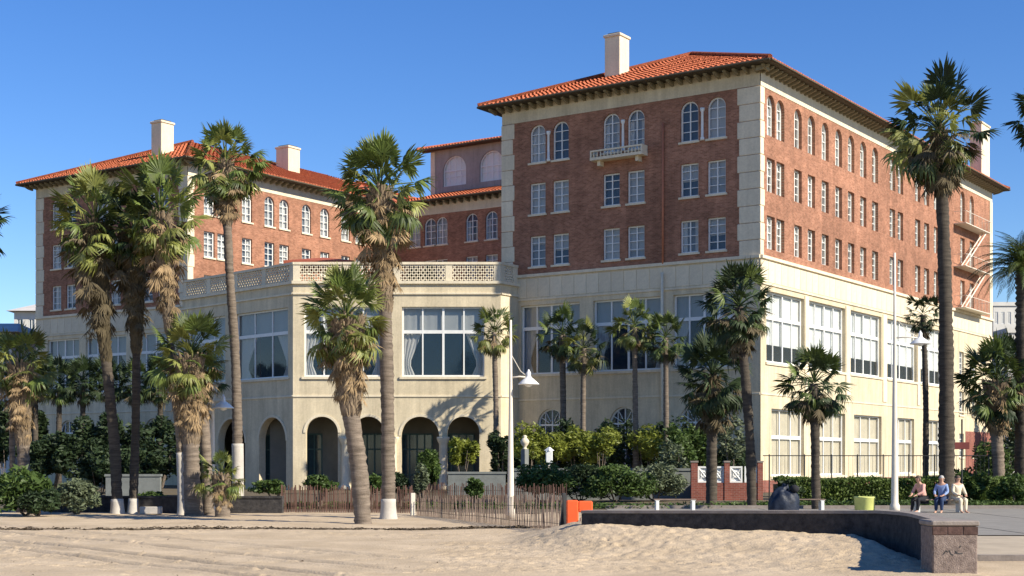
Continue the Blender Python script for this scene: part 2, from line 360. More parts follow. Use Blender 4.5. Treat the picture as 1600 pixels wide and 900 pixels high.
rw = np.random.default_rng(5); q = MB()  # dark flecks added along the bank step to stand for its shadow line
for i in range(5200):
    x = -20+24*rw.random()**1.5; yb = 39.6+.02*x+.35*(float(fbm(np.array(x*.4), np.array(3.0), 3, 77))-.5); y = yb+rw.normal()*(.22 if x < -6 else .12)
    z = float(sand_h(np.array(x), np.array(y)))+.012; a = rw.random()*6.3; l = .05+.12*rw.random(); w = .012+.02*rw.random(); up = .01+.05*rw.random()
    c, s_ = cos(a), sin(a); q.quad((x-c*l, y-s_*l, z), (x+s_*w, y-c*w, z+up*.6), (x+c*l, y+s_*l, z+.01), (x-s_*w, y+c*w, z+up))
M['shade_debris'] = mat('shade_and_debris_brown', (.10, .075, .05), .95, .4, 6)  # brown shared by the painted shadow line and the loose debris
q.build('bank_shade_flecks', M['shade_debris'], kind='stuff')

q = MB()
for i in range(130):
    x, y = rw.uniform(-15, 7), 22+20*rw.random()**1.3
    if x > 6.6 and y > 23: continue
    z = float(sand_h(np.array(x), np.array(y)))+.008; l = .012+.035*rw.random()**2; a = rw.random()*6.3; c, s_ = cos(a)*l, sin(a)*l
    q.quad((x-c, y-s_, z-.01), (x+s_*.5, y-c*.5, z+l*.3), (x+c, y+s_, z), (x-s_*.5, y+c*.5, z+l*.5))
q.build('beach_debris', M['shade_debris'], kind='stuff')

# ------------------------------------------------------------------ hotel frame
P0 = Vector((14.62, 86.0)); EX = Vector((.827, -.562)).normalized(); EY = Vector((.562, .827)).normalized()
ROT = atan2(EX.y, EX.x)
def W2L(p): d = Vector((p[0], p[1]))-P0; return Vector((d.dot(EX), d.dot(EY)))
def L2W(p): return P0+EX*p[0]+EY*p[1]
hotel = thing('hotel', 'large red brick and cream stone hotel with red tiled roofs and an arched loggia', 'hotel', (P0.x, P0.y, 0), ROT)
class Face:
    def __init__(s, a, b): s.O = Vector(a); d = Vector(b)-s.O; s.L = d.length; s.e = d/s.L; s.n = Vector((s.e.y, -s.e.x)); s.rz = atan2(s.e.y, s.e.x)
    def P(s, u, z, d=0): q = s.O+s.e*u-s.n*d; return (q.x, q.y, z)
    def s_of(s, px):      # distance along the face that a sight line from the beach at this bearing meets
        r = (px-800)/F; o = L2W(s.O); w = L2W(s.O+s.e)-o
        return (o.x-r*o.y)/(r*w.y-w.x)
def wall(face, name, m, s0, s1, z0, z1, holes=(), off=0, reveal=.42, label=None, kind=None):
    q = MB(); uv = []
    H = [h for h in holes if h[3] > z0+.01 and h[2] < z1-.01 and h[1] > s0 and h[0] < s1]
    S = sorted({s0, s1, *[min(max(v, s0), s1) for h in H for v in h[:2]]}); Z = sorted({z0, z1, *[min(max(v, z0), z1) for h in H for v in h[2:4]]})
    def P(u, z, d): uv.append((u, z)); return face.P(u, z, d-off)
    for i in range(len(S)-1):
        for j in range(len(Z)-1):
            c = ((S[i]+S[i+1])/2, (Z[j]+Z[j+1])/2)
            if S[i+1]-S[i] < 1e-4 or Z[j+1]-Z[j] < 1e-4: continue
            if any(h[0] < c[0] < h[1] and h[2] < c[1] < h[3] for h in H): continue
            q.quad(P(S[i], Z[j], 0), P(S[i+1], Z[j], 0), P(S[i+1], Z[j+1], 0), P(S[i], Z[j+1], 0))
    for h in H:
        a, b, lo, hi = h[:4]; arch = len(h) > 4 and h[4]; r = (b-a)/2; c = (a+b)/2
        if arch:
            N = 10; arc = [(c-r*cos(pi*k/(2*N)), hi-r+r*sin(pi*k/(2*N))) for k in range(N+1)]
            arc2 = [(2*c-x, z) for x, z in arc]
            for k in range(N):
                q.tri(P(a, hi, 0), P(*arc[k], 0), P(*arc[k+1], 0)); q.tri(P(b, hi, 0), P(*arc2[k+1], 0), P(*arc2[k], 0))
            per = [(a, lo)]+arc+arc2[::-1][1:]+[(b, lo)]
        else: per = [(a, lo), (a, hi), (b, hi), (b, lo)]
        for k in range(len(per)-1):
            (x0, w0), (x1, w1) = per[k], per[k+1]; q.quad(P(x0, w0, 0), P(x1, w1, 0), P(x1, w1, reveal), P(x0, w0, reveal))
        if lo > z0+.01: q.quad(P(b, lo, 0), P(a, lo, 0), P(a, lo, reveal), P(b, lo, reveal))
    q.uv = uv
    return q.build(name, m, hotel, label=label, kind=kind)
def band(face, name, m, s0, s1, z0, z1, proud, label=None):
    q = MB(); q.v = [face.P(s0, z0, .0), face.P(s1, z0, .0), face.P(s1, z1, .0), face.P(s0, z1, .0),
                     face.P(s0, z0+.04, -proud), face.P(s1, z0+.04, -proud), face.P(s1, z1-.02, -proud), face.P(s0, z1-.02, -proud)]
    q.f = [(4, 5, 6, 7), (0, 1, 5, 4), (3, 7, 6, 2), (0, 4, 7, 3), (1, 2, 6, 5)]
    return q.build(name, m, hotel, label=label)

# window meshes, local: x along wall, y inwards, z up from sill
cache = {}
def frame_mesh(w, h, nc, rows, arch, bar=.045, fr=.09):
    key = ('f', round(w, 2), round(h, 2), nc, tuple(rows), arch, bar)
    if key in cache: return cache[key]
    q = MB(); r = w/2; top = h-r if arch else h
    q.box(-r, -r+fr, -.05, .05, 0, top); q.box(r-fr, r, -.05, .05, 0, top); q.box(-r+fr, r-fr, -.05, .05, 0, fr)
    if arch:
        N = 16
        for k in range(N):
            a0, a1 = pi*k/N, pi*(k+1)/N
            o0, o1 = (r*cos(a0), top+r*sin(a0)), (r*cos(a1), top+r*sin(a1)); i0, i1 = ((r-fr)*cos(a0), top+(r-fr)*sin(a0)), ((r-fr)*cos(a1), top+(r-fr)*sin(a1))
            q.quad((o0[0], -.05, o0[1]), (i0[0], -.05, i0[1]), (i1[0], -.05, i1[1]), (o1[0], -.05, o1[1]))
            q.quad((i0[0], -.05, i0[1]), (i0[0], .05, i0[1]), (i1[0], .05, i1[1]), (i1[0], -.05, i1[1]))
    else: q.box(-r+fr, r-fr, -.05, .05, h-fr, h)
    for i in range(1, nc):
        x = -r+w*i/nc; b = bar*(1.6 if (nc % 2 == 0 and i == nc//2) else 1); tt = top+sqrt(max(0, (r-fr)**2-x*x)) if arch else h-fr
        q.box(x-b/2, x+b/2, -.04, .03, fr, tt)
    for z in rows:
        xx = r-fr if z < top else sqrt(max(0, (r-fr)**2-(z-top)**2)); wd = bar*(2.4 if (z in rows[-1:] and nc > 2) else 1)
        q.box(-xx, xx, -.035, .035, z-wd/2, z+wd/2)
    cache[key] = q.mesh('window', M['white']); return cache[key]
def arch_poly(r, top, h, arch, y):
    if not arch: return [(-r, y, 0), (r, y, 0), (r, y, h), (-r, y, h)]
    return [(-r, y, 0), (r, y, 0)]+[(r*cos(pi*k/16), y, top+r*sin(pi*k/16)) for k in range(17)]
def pane_mesh(w, h, arch, key='p', m='glass', y=.01):
    k = (key, round(w, 2), round(h, 2), arch, m)
    if k in cache: return cache[k]
    q = MB(); r = w/2-.03; p = arch_poly(r, h-w/2, h-.03, arch, y); q.v = p; q.f = [tuple(range(len(p)))]
    cache[k] = q.mesh('pane', M[m]); return cache[k]
def curtain_mesh(w, h, m, folds=.13, amp=.03, key=''):
    k = ('c', round(w, 2), round(h, 2), m, key)
    if k in cache: return cache[k]
    q = MB(); n = max(8, int(w/folds*4)); 
    for i in range(n+1):
        x = -w/2+w*i/n; y = .14+amp*sin(i*pi/2)+.01*sin(i*1.7); q.v += [(x, y, 0), (x, y, h)]
    q.f = [(2*i, 2*i+2, 2*i+3, 2*i+1) for i in range(n)]
    cache[k] = q.mesh('curtain', M[m], True); return cache[k]
def drape_mesh(w, h, side):
    k = ('d', round(w, 2), round(h, 2), side)
    if k in cache: return cache[k]
    q = MB(); n, mz = 14, 8
    for j in range(mz+1):
        z = h*j/mz; f = j/mz; ww = w*(.38+.62*abs(f-.3)/.7) if f > .3 else w*(.38+.30*(.3-f)/.3)
        for i in range(n+1):
            q.v.append((side*(ww*i/n), .22+.05*sin(i*1.9), z))
    for j in range(mz):
        for i in range(n):
            a = j*(n+1)+i; fc = (a, a+1, a+n+2, a+n+1); q.f.append(fc if side > 0 else fc[::-1])
    cache[k] = q.mesh('curtain', M['curtW'], True); return cache[k]
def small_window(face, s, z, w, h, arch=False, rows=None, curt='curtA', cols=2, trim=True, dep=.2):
    rows = rows or [h*.27, h*.52, h*.76 if not arch else h-w/2]
    W = place(frame_mesh(w, h, cols, rows, arch), 'window', hotel, face.P(s, z, dep), face.rz)
    place(pane_mesh(w, h, arch, 'p', 'glass' if trim else 'glassr'), 'pane', W)
    cm = ('room', round(w, 2), round(h, 2), arch, curt)
    if cm not in cache:
        q = MB(); p = arch_poly(w/2, h-w/2, h, arch, .16); q.v = p; q.f = [tuple(range(len(p)))]
        cache[cm] = q.mesh('curtain', M[curt])
    place(cache[cm], 'curtain', W)
    if h < 3 and curt in ('curtA', 'curtS'):
        u = random.random(); hb_ = round((.25, .5, .75)[int(u*2.99)]*h, 2) if random.random() < .55 else 0
        if hb_ and not arch: place(curtain_mesh(w-.12, hb_, 'shade', .5, .008, 'bl'), 'blind', W, (0, -.04, h-.05-hb_))
        elif random.random() < .5:
            place(curtain_mesh(round(w*.24, 2), round(h*(.72 if arch else .95), 2), 'curtW', .09, .02, 'sd'), 'side_curtain', W, (-w*.34, -.03, .04)); place(curtain_mesh(round(w*.24, 2), round(h*(.72 if arch else .95), 2), 'curtW', .09, .02, 'sd'), 'side_curtain', W, (w*.34, -.03, .04))
    if trim:
        k = ('sill', round(w, 2))
        if k not in cache: cache[k] = MB().box(-w/2-.1, w/2+.1, -.3, -.04, -.13, -.003).mesh('sill', M['stonelt'])
        place(cache[k], 'sill', W)
    return W
def big_window(face, s, z, w, h, nc, tr, mode):
    W = place(frame_mesh(w, h, nc, [tr], False, .09, .11), 'window', hotel, face.P(s, z, .24), face.rz)
    cw = w/nc
    for i in range(nc):
        x = -w/2+cw*(i+.5)
        for (z0, hh) in ((.03, tr-.06), (tr+.03, h-tr-.06)):
            p = place(pane_mesh(cw-.06, hh, False, 'b', 'glassd' if mode == 'lounge' else 'glassr'), 'pane', W, (x, 0, z0))
    if mode == 'lounge':
        place(curtain_mesh(w, h-tr, 'shade', .5, .01, 'sh'), 'roller_shade', W, (0, .02, tr))
        place(drape_mesh(cw*.95, tr, 1), 'curtain', W, (-w/2, 0, 0)); place(drape_mesh(cw*.95, tr, -1), 'curtain', W, (w/2, 0, 0))
    elif mode == 'half':
        place(curtain_mesh(w, h*.74, 'curtP', .22, .05, 'hf'), 'curtain', W, (0, 0, h*.26))
    else:
        place(curtain_mesh(w, h, 'curtB', .22, .05, 'fl'), 'curtain', W)
    k = ('bsill', round(w, 2))
    if k not in cache: cache[k] = MB().box(-w/2-.15, w/2+.15, -.34, -.04, -.16, -.003).mesh('sill', M['stonelt'])
    place(cache[k], 'sill', W)
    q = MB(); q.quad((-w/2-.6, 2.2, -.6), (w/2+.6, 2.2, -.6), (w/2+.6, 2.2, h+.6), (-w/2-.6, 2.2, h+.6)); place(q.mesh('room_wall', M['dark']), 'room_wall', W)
    return W

ZB, ZT, ZE = 13.9, 24.0, 25.15             # brick from, brick to, eave
ROWS = [(14.5, 1.98, False), (17.9, 2.02, False), (21.25, 2.45, True)]
brk = MB()
brk.v = [(-.085, .02, 0), (.085, .02, 0), (.085, -.8, 0), (-.085, -.8, 0), (-.085, .02, -.30), (.085, .02, -.30), (.085, -.4, -.24), (-.085, -.4, -.24), (.085, -.8, -.10), (-.085, -.8, -.10)]
brk.f = [(0, 1, 2, 3), (4, 7, 6, 5), (7, 9, 8, 6), (3, 2, 8, 9), (0, 4, 5, 1), (1, 5, 6), (1, 6, 8, 2), (0, 7, 4), (0, 3, 9, 7)]
brk_me = brk.mesh('bracket', M['bracket'])
def brackets(face, s0, s1, z, step=.62):
    n = int((s1-s0)/step)
    for i in range(n+1): place(brk_me, 'bracket', hotel, face.P(s0+(s1-s0)*i/n, z-.03, 0), face.rz)

def tiles(face, s0, s1, z, pitch, D, hipa=True, hipb=True, over=1.15, step=.34):
    """barrel tiles on the slope rising inwards from the eave of this face"""
    q = MB(); L = s1-s0; n = int(L/step); r = .12; K = 4
    for i in range(n+1):
        s = s0+.08+(L-.16)*i/n; run = D
        if hipa: run = min(run, s-s0)
        if hipb: run = min(run, s1-s)
        if run < .1: continue
        nt = max(1, int(run/.42)); jit = random.uniform(-.012, .012)
        for j in range(nt):
            d0 = run*j/nt; d1 = run*(j+1)/nt; z0 = z+d0*pitch+.05+random.uniform(-.008, .012); z1 = z+d1*pitch+.01; b = len(q.v)
            for (d, zz, rr) in ((d0, z0, r), (d1, z1, r*.85)):
                for k in range(K):
                    a = pi*k/(K-1); q.v.append(face.P(s+jit+rr*cos(a), zz+rr*.75*sin(a)+.01, d-over))
            for k in range(K-1): q.f.append((b+k+1, b+k, b+K+k, b+K+k+1))
            if j == 0: q.f.append(tuple(b+k for k in range(K)))
    q.build('roof_tiles', M['tile'], hotel, kind='stuff')
def slope(face, s0, s1, z, pitch, D, hipa=True, hipb=True, over=1.15):
    q = MB(); a = D if hipa else 0; b = D if hipb else 0
    pts = [face.P(s0, z, -over), face.P(s1, z, -over), face.P(s1-b, z+D*pitch, D-over), face.P(s0+a, z+D*pitch, D-over)]
    q.quad(*pts)
    q.quad(face.P(s0, z-.1, -over), face.P(s1, z-.1, -over), face.P(s1, z, -over), face.P(s0, z, -over))
    q.build('roof_deck', M['tile'], hotel)
    q = MB(); q.quad(face.P(s0, z-.102, -over), face.P(s0, z-.10, .3), face.P(s1, z-.10, .3), face.P(s1, z-.102, -over)); q.build('soffit', M['wood'], hotel)
    q = MB(); q.tube([face.P(s0, z-.04, -over-.05), face.P(s1, z-.04, -over-.05)], .07, 6); q.build('gutter', M['wood'], hotel)
    tiles(face, s0, s1, z, pitch, D, hipa, hipb, over)
    for on, e0, e1 in ((hipa, 0, 3), (hipb, 1, 2)):
        if on: MB().tube([Vector(pts[e0])+Vector((0, 0, .1)), Vector(pts[e1])+Vector((0, 0, .14))], .15, 6).build('ridge_tiles', M['tile'], hotel)

def quoin(face_corner, sx, sy, x0, x1, y0, y1, z0=ZB+.02, z1=ZT-.02, n=10):
    hgt = (z1-z0)/n
    for i in range(n):
        k = .12 if i % 2 else 0
        MB().cbox(x0-(k if sx < 0 else 0), x1+(k if sx > 0 else 0), y0, y1+(k if sy > 0 else 0), z0+i*hgt+.012, z0+(i+1)*hgt-.012, .025).build('quoin_block', M['stonelt'], hotel)

def panels(face, s0, s1, z0, z1, w=.92, m='stonelt'):
    n = max(1, round((s1-s0)/w)); w = (s1-s0)/n
    k = ('pan', round(w, 3), z0, z1)
    if k not in cache: cache[k] = MB().cbox(-w/2+.02, w/2-.02, -.045, .01, 0, z1-z0, .018).mesh('stone_panel', M[m])
    for i in range(n): place(cache[k], 'stone_panel', hotel, face.P(s0+w*(i+.5), z0, 0), face.rz)

# faces (hotel local)
WR = 18.45; LR = 47.0; XL0, XL1 = -66.2, -48.0
fRf = Face((-WR, 0), (0, 0)); fRr = Face((0, 0), (0, LR)); fRb = Face((0, LR), (-WR, LR)); fRl = Face((-WR, LR), (-WR, 0))
fLf = Face((XL0, 0), (XL1, 0)); fLr = Face((XL1, 0), (XL1, 25)); fLl = Face((XL0, 40), (XL0, 0)); fLb = Face((XL1, 40), (XL0, 40))
fB = Face((XL1, 25), (-WR, 25))

# front of right wing
def holes_rows(centers, w, rows=ROWS): return [(c-w/2, c+w/2, z, z+h, a) for c in centers for (z, h, a) in rows]
cRf = [fRf.s_of(p) for p in (840, 876, 955, 993.5, 1077, 1119.5)]
bRf = [(fRf.s_of(a), fRf.s_of(b)) for a, b in ((814, 906), (927, 1034), (1052, 1146))]
gRf = [fRf.s_of(p) for p in (861, 975, 1085)]
def front(face, cs, bs, gs, s0=0, s1=None):
    s1 = s1 or face.L; hs = holes_rows(cs, 1.22)
    wall(face, 'brick_wall', M['brick'], s0, s1, ZB, ZT, hs)
    wall(face, 'frieze', M['stone'], s0, s1, ZT, ZE-.1, off=.03)
    lo = [(a, b, 7.5, 12.0, False) for a, b in bs]+[(g-1.05, g+1.05, 1.0, 5.25, True) for g in gs]
    wall(face, 'stone_wall', M['stone'], s0, s1, 0, ZB, lo, off=.02)
    band(face, 'belt_course', M['stonelt'], s0, s1, ZB-.1, ZB+.14, .14); band(face, 'belt_course', M['stonelt'], s0, s1, 12.28, 12.46, .09)
    band(face, 'belt_course', M['stonelt'], s0, s1, 5.75, 5.9, .07); panels(face, s0+.1, s1-.1, 12.5, 13.75)
    for c in cs:
        for (z, h, a) in ROWS:
            small_window(face, c, z, 1.22, h, a, [h*.27, h*.53, h*.78] if not a else [h*.25, h*.5, h-.61])
    for i in range(0, len(cs), 2):              # white colonette between the paired arches
        m_ = (cs[i]+cs[i+1])/2; p = face.P(m_, 0, -.06)
        MB().lathe([(.13, 21.2), (.13, 21.35), (.085, 21.4), (.075, 22.9), (.13, 23.0), (.15, 23.15)], 10, (p[0], p[1])).build('colonette', M['white'], hotel, True)
    for a, b in bs: big_window(face, (a+b)/2, 7.5, b-a, 4.5, 4, 3.0, 'lounge')
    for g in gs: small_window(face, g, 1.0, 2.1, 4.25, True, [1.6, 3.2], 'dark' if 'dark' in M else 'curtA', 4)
front(fRf, cRf, bRf, gRf)
# radiating bars in the lunettes are part of the frame
for g in gRf:
    q = MB()
    for k in range(1, 6):
        a = pi*k/6; q.tube([(.25*cos(a), 0, .25*sin(a)), (1.0*cos(a), 0, 1.0*sin(a))], .028, 4)
    place(q.mesh('fan_bars', M['white']), 'fan_bars', hotel, fRf.P(g, 4.2, .16), fRf.rz)
cLf = [c+fLf.L-fRf.L+.1 for c in cRf]; bLf = [(a+fLf.L-fRf.L, b+fLf.L-fRf.L) for a, b in bRf]; gLf = [g+fLf.L-fRf.L for g in gRf]
front(fLf, [fLf.L-c for c in cRf[::-1]], [(fLf.L-b, fLf.L-a) for a, b in bRf[::-1]], [fLf.L-g for g in gRf[::-1]])

# balcony under the middle arched pair
bc0, bc1 = fRf.s_of(931), fRf.s_of(1012)
bal = MB(); P = fRf.P(bc0, 0, 0)
bal.box(-WR+bc0, -WR+bc1, -.75, 0, 20.72, 20.9); bal.box(-WR+bc0, -WR+bc0+.1, -.72, -.02, 20.9, 21.35); bal.box(-WR+bc1-.1, -WR+bc1, -.72, -.02, 20.9, 21.35)
bal.box(-WR+bc0+.1, -WR+bc1-.1, -.72, -.62, 21.25, 21.35)
bb = bal.build('balcony', M['stonelt'], hotel)
bme = MB().lathe([(.035, 0), (.06, .12), (.03, .24), (.035, .34)], 6).mesh('baluster', M['stonelt'], True)
for i in range(14): place(bme, 'baluster', bb, (-WR+bc0+.25+(bc1-bc0-.5)*i/13, -.67, 20.9))
for k in (.4, (bc1-bc0)-.6): MB().box(-WR+bc0+k, -WR+bc0+k+.2, -.5, -.02, 20.4, 20.72).build('corbel', M['stonelt'], bb)
# downpipe
sp = fRf.s_of(1037)
MB().tube([fRf.P(sp, 22.6, -.1), fRf.P(sp, 13.95, -.1)], .065, 8).build('downpipe', mat('rust_red_pipe', (.42, .16, .09), .6), hotel, True)
MB().tube([fRf.P(sp, 13.4, -.2), fRf.P(sp, .2, -.2)], .09, 8).build('downpipe', M['stonelt'], hotel, True)
# quoins
quoin(fRf, -1, 1, -1.35, .05, -.05, .42); quoin(fRf, 1, 1, -WR-.05, -WR+.85, -.05, .3); quoin(fLf, -1, 1, XL1-.9, XL1+.05, -.05, .55); quoin(fLf, 1, 1, XL0-.05, XL0+.9, -.05, .3)
MB().cbox(-.5, .05, LR-.7, LR+.05, ZB, ZT, .02).build('corner_pier', M['stonelt'], hotel)

# right side of right wing
sc = [fRr.s_of(p) for p in (1204.5, 1219.5, 1247, 1268, 1289.5, 1310.5, 1330, 1349, 1367.5, 1394.5, 1407, 1434, 1448, 1463, 1478, 1504, 1518.5)]
sb = [(fRr.s_of(a), fRr.s_of(b)) for a, b in ((1197, 1256), (1263, 1320), (1328, 1377), (1386, 1432), (1437, 1473))]
sg = [(fRr.s_of(a), fRr.s_of(b)) for a, b in ((1205, 1256), (1276, 1320), (1334, 1377), (1398, 1428), (1444, 1470))]
wall(fRr, 'brick_wall', M['brick'], 0, LR, ZB, ZT, holes_rows(sc, 1.15))
wall(fRr, 'frieze', M['stonelt'], 0, LR, ZT, ZE-.1, off=.03)
smalls = [(fRr.s_of(p)-.6, fRr.s_of(p)+.6, z, z+1.9, False) for p in (1502, 1522) for z in (2.2, 5.6, 8.8)]
wall(fRr, 'stone_wall', M['stone'], 0, LR, .72, ZB, [(a, b, 7.75, 12.0, False) for a, b in sb]+[(a, b, .95, 5.0, False) for a, b in sg]+smalls, off=.02)
wall(fRr, 'plinth', M['brickdark'], 0, LR, 0, .72, off=.06)
wall(fRr, 'side_brick_wall', M['brickdark'], fRr.s_of(1508), LR, .72, 4.3, [], off=.05, label='dull red lower wall at the far end of the sunlit side')
for c in sc:
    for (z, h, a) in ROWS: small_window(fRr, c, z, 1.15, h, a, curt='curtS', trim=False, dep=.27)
for h in smalls: small_window(fRr, (h[0]+h[1])/2, h[2], 1.2, 1.9)
for a, b in sb: big_window(fRr, (a+b)/2, 7.75, b-a, 4.25, 4, 2.7, 'half')
for a, b in sg: big_window(fRr, (a+b)/2, .95, b-a, 4.05, 3, 2.35, 'full')
band(fRr, 'belt_course', M['stonelt'], 0, LR, ZB-.1, ZB+.14, .16); band(fRr, 'belt_course', M['stonelt'], 0, LR, 12.28, 12.46, .1); band(fRr, 'belt_course', M['stonelt'], 0, LR, 5.75, 5.9, .07)
panels(fRr, .1, LR-.1, 12.5, 13.75, .95)
for i, (a, b) in enumerate(sb[:-1]):          # shallow pilasters between the tall windows
    c = (b+sb[i+1][0])/2; pw = min(.38, (sb[i+1][0]-b)/2-.06); band(fRr, 'pilaster', M['stonelt'], c-pw, c+pw, 6.0, 12.2, .08)
# remaining sides
for f_ in (fRb, fRl): wall(f_, 'brick_wall', M['brick'], 0, f_.L, 0, ZE-.1)
for f_ in (fLl, fLb): wall(f_, 'brick_wall', M['brick'], 0, f_.L, 0, ZE-.1)
# court side of left wing
cl = [fLr.s_of(p) for p in (327, 348, 386, 421, 444, 479, 507.5, 540, 562)]
wall(fLr, 'brick_wall', M['brick'], 0, fLr.L, 13.3, ZT, holes_rows(cl, 1.15)); wall(fLr, 'frieze', M['stonelt'], 0, fLr.L, ZT, ZE-.1, off=.03)
for c in cl:
    for (z, h, a) in ROWS: small_window(fLr, c, z, 1.15, h, a)
# back of the court
cb = [fB.s_of(p) for p in (672, 690, 737, 768, 648)]
wall(fB, 'brick_wall', M['brick'], 0, fB.L, 13.3, ZT, holes_rows(cb, 1.3)); wall(fB, 'frieze', M['stonelt'], 0, fB.L, ZT, ZE-.1, off=.03)
for c in cb:
    for (z, h, a) in ROWS: small_window(fB, c, z, 1.3, h, a)
# roofs
PT = .4
hw = (WR+2.3)/2
slope(fRf, -1.15, WR+1.15, ZE, PT, hw); slope(fRr, -1.15, LR+1.15, ZE, PT, hw)
slope(fRl, -1.15, LR+1.15, ZE, PT, hw); slope(fRb, -1.15, WR+1.15, ZE, PT, hw)
hl = (fLf.L+2.3)/2
slope(fLf, -1.15, fLf.L+1.15, ZE, PT, hl); slope(fLr, -1.15, 26.15, ZE, PT, hl, True, False); slope(fLl, -1.15, 41.15, ZE, PT, hl); slope(fLb, -1.15, fLf.L+1.15, ZE, PT, hl)
q = MB(); q.quad((XL1+1.15, 25, ZE), (XL1+1.15, 41, ZE), (XL1+1.15-hl, 41, ZE+hl*PT), (XL1+1.15-hl, 25, ZE+hl*PT)); q.build('roof_deck', M['tile'], hotel)
slope(fB, 1.15, fB.L-1.15, ZE, .27, 7.6, False, False)
brackets(fRf, -.5, WR+.5, ZE-.1); brackets(fRr, -.5, LR+.5, ZE-.1, .64); brackets(fLf, -.5, fLf.L+.5, ZE-.1, .64); brackets(fLr, 0, 24.5, ZE-.1, .7); brackets(fB, 1.2, fB.L-1, ZE-.1, .75)
# penthouse
fP = Face((XL1-.2, 31.2), (-WR, 31.2)); fPl = Face((XL1-.2, 45), (XL1-.2, 31.2))
cp = [fP.s_of(p) for p in (710, 768)]
ph = [(c-1.35, c+1.35, 27.8, 30.6, True) for c in cp]
M['mauve'] = stone_mat('grey_mauve_stucco', (.37, .33, .30))
wall(fP, 'penthouse_wall', M['mauve'], 0, fP.L, 25.4, 31.3, ph); wall(fPl, 'penthouse_wall', M['mauve'], 0, fPl.L, 25.4, 31.3)
wall(Face((XL1-.2, 31.2), (XL1-.2, 31.2+.1)), 'penthouse_wall', M['mauve'], 0, .1, 25.4, 31.3)
for c in cp: small_window(fP, c, 27.8, 2.7, 2.8, True, [.9, 1.45], 'curtW', 4, False)
band(fP, 'belt_course', M['stonelt'], 0, .5, 25.5, 31.2, .05)
slope(fP, -1.0, fP.L+.5, 31.4, .25, 7, True, False, .9)
# chimneys
def chimney(lx, ly, w, d, z0, z1):
    q = MB(); q.cbox(lx-w/2, lx+w/2, ly-d/2, ly+d/2, z0, z1-.3, .03)
    c_ = q.build('chimney', M['stonelt'], hotel)
    MB().cbox(lx-w/2-.08, lx+w/2+.08, ly-d/2-.08, ly+d/2+.08, z1-.3, z1-.12, .03).build('chimney_cap', M['stonelt'], c_)
    MB().box(lx-w/2+.15, lx+w/2-.15, ly-d/2+.15, ly+d/2-.15, z1-.119, z1).build('chimney_pot', M['wood'], c_)
for (px, Y, w, d, z1) in ((964, 96.3, 1.15, 1.25, 30.0), (254, 119, 1.2, 1.35, 29.6), (450, 130, 1.5, 1.5, 29.9)):
    l = W2L(at(px, Y)); chimney(l.x, l.y, w, d, 26, z1)
l = W2L(at(1527, 118)); chimney(-.5, 45.2, 1.0, 2.3, 24.9, 30.5)
# fire escape on the far end of the sunlit side
f0, f1 = fRr.s_of(1490), fRr.s_of(1530)
fe = MB()
for z in (14.1, 17.4, 20.8):
    q = MB(); A = [fRr.P(f0, z, -.02), fRr.P(f1, z, -.02), fRr.P(f1, z, -1.0), fRr.P(f0, z, -1.0)]
    q.box(.02, 1.0, f0, f1, z-.06, z)
    for s in np.linspace(f0, f1, 9): q.box(.98, 1.0, s, s+.02, z, z+.9)
    q.box(.97, 1.0, f0, f1, z+.9, z+.93); q.box(.02, .97, f0, f0+.03, z+.9, z+.93); q.box(.02, .97, f1-.03, f1, z+.9, z+.93)
    o = q.build('fire_escape_landing', M['steel'], hotel)
    if z < 20: MB().tube([(.5, f0+.4, z), (.5, f1-.8, z+3.3)], .06, 4).tube([(.8, f0+.4, z), (.8, f1-.8, z+3.3)], .06, 4).build('stair_flight', M['steel'], o)

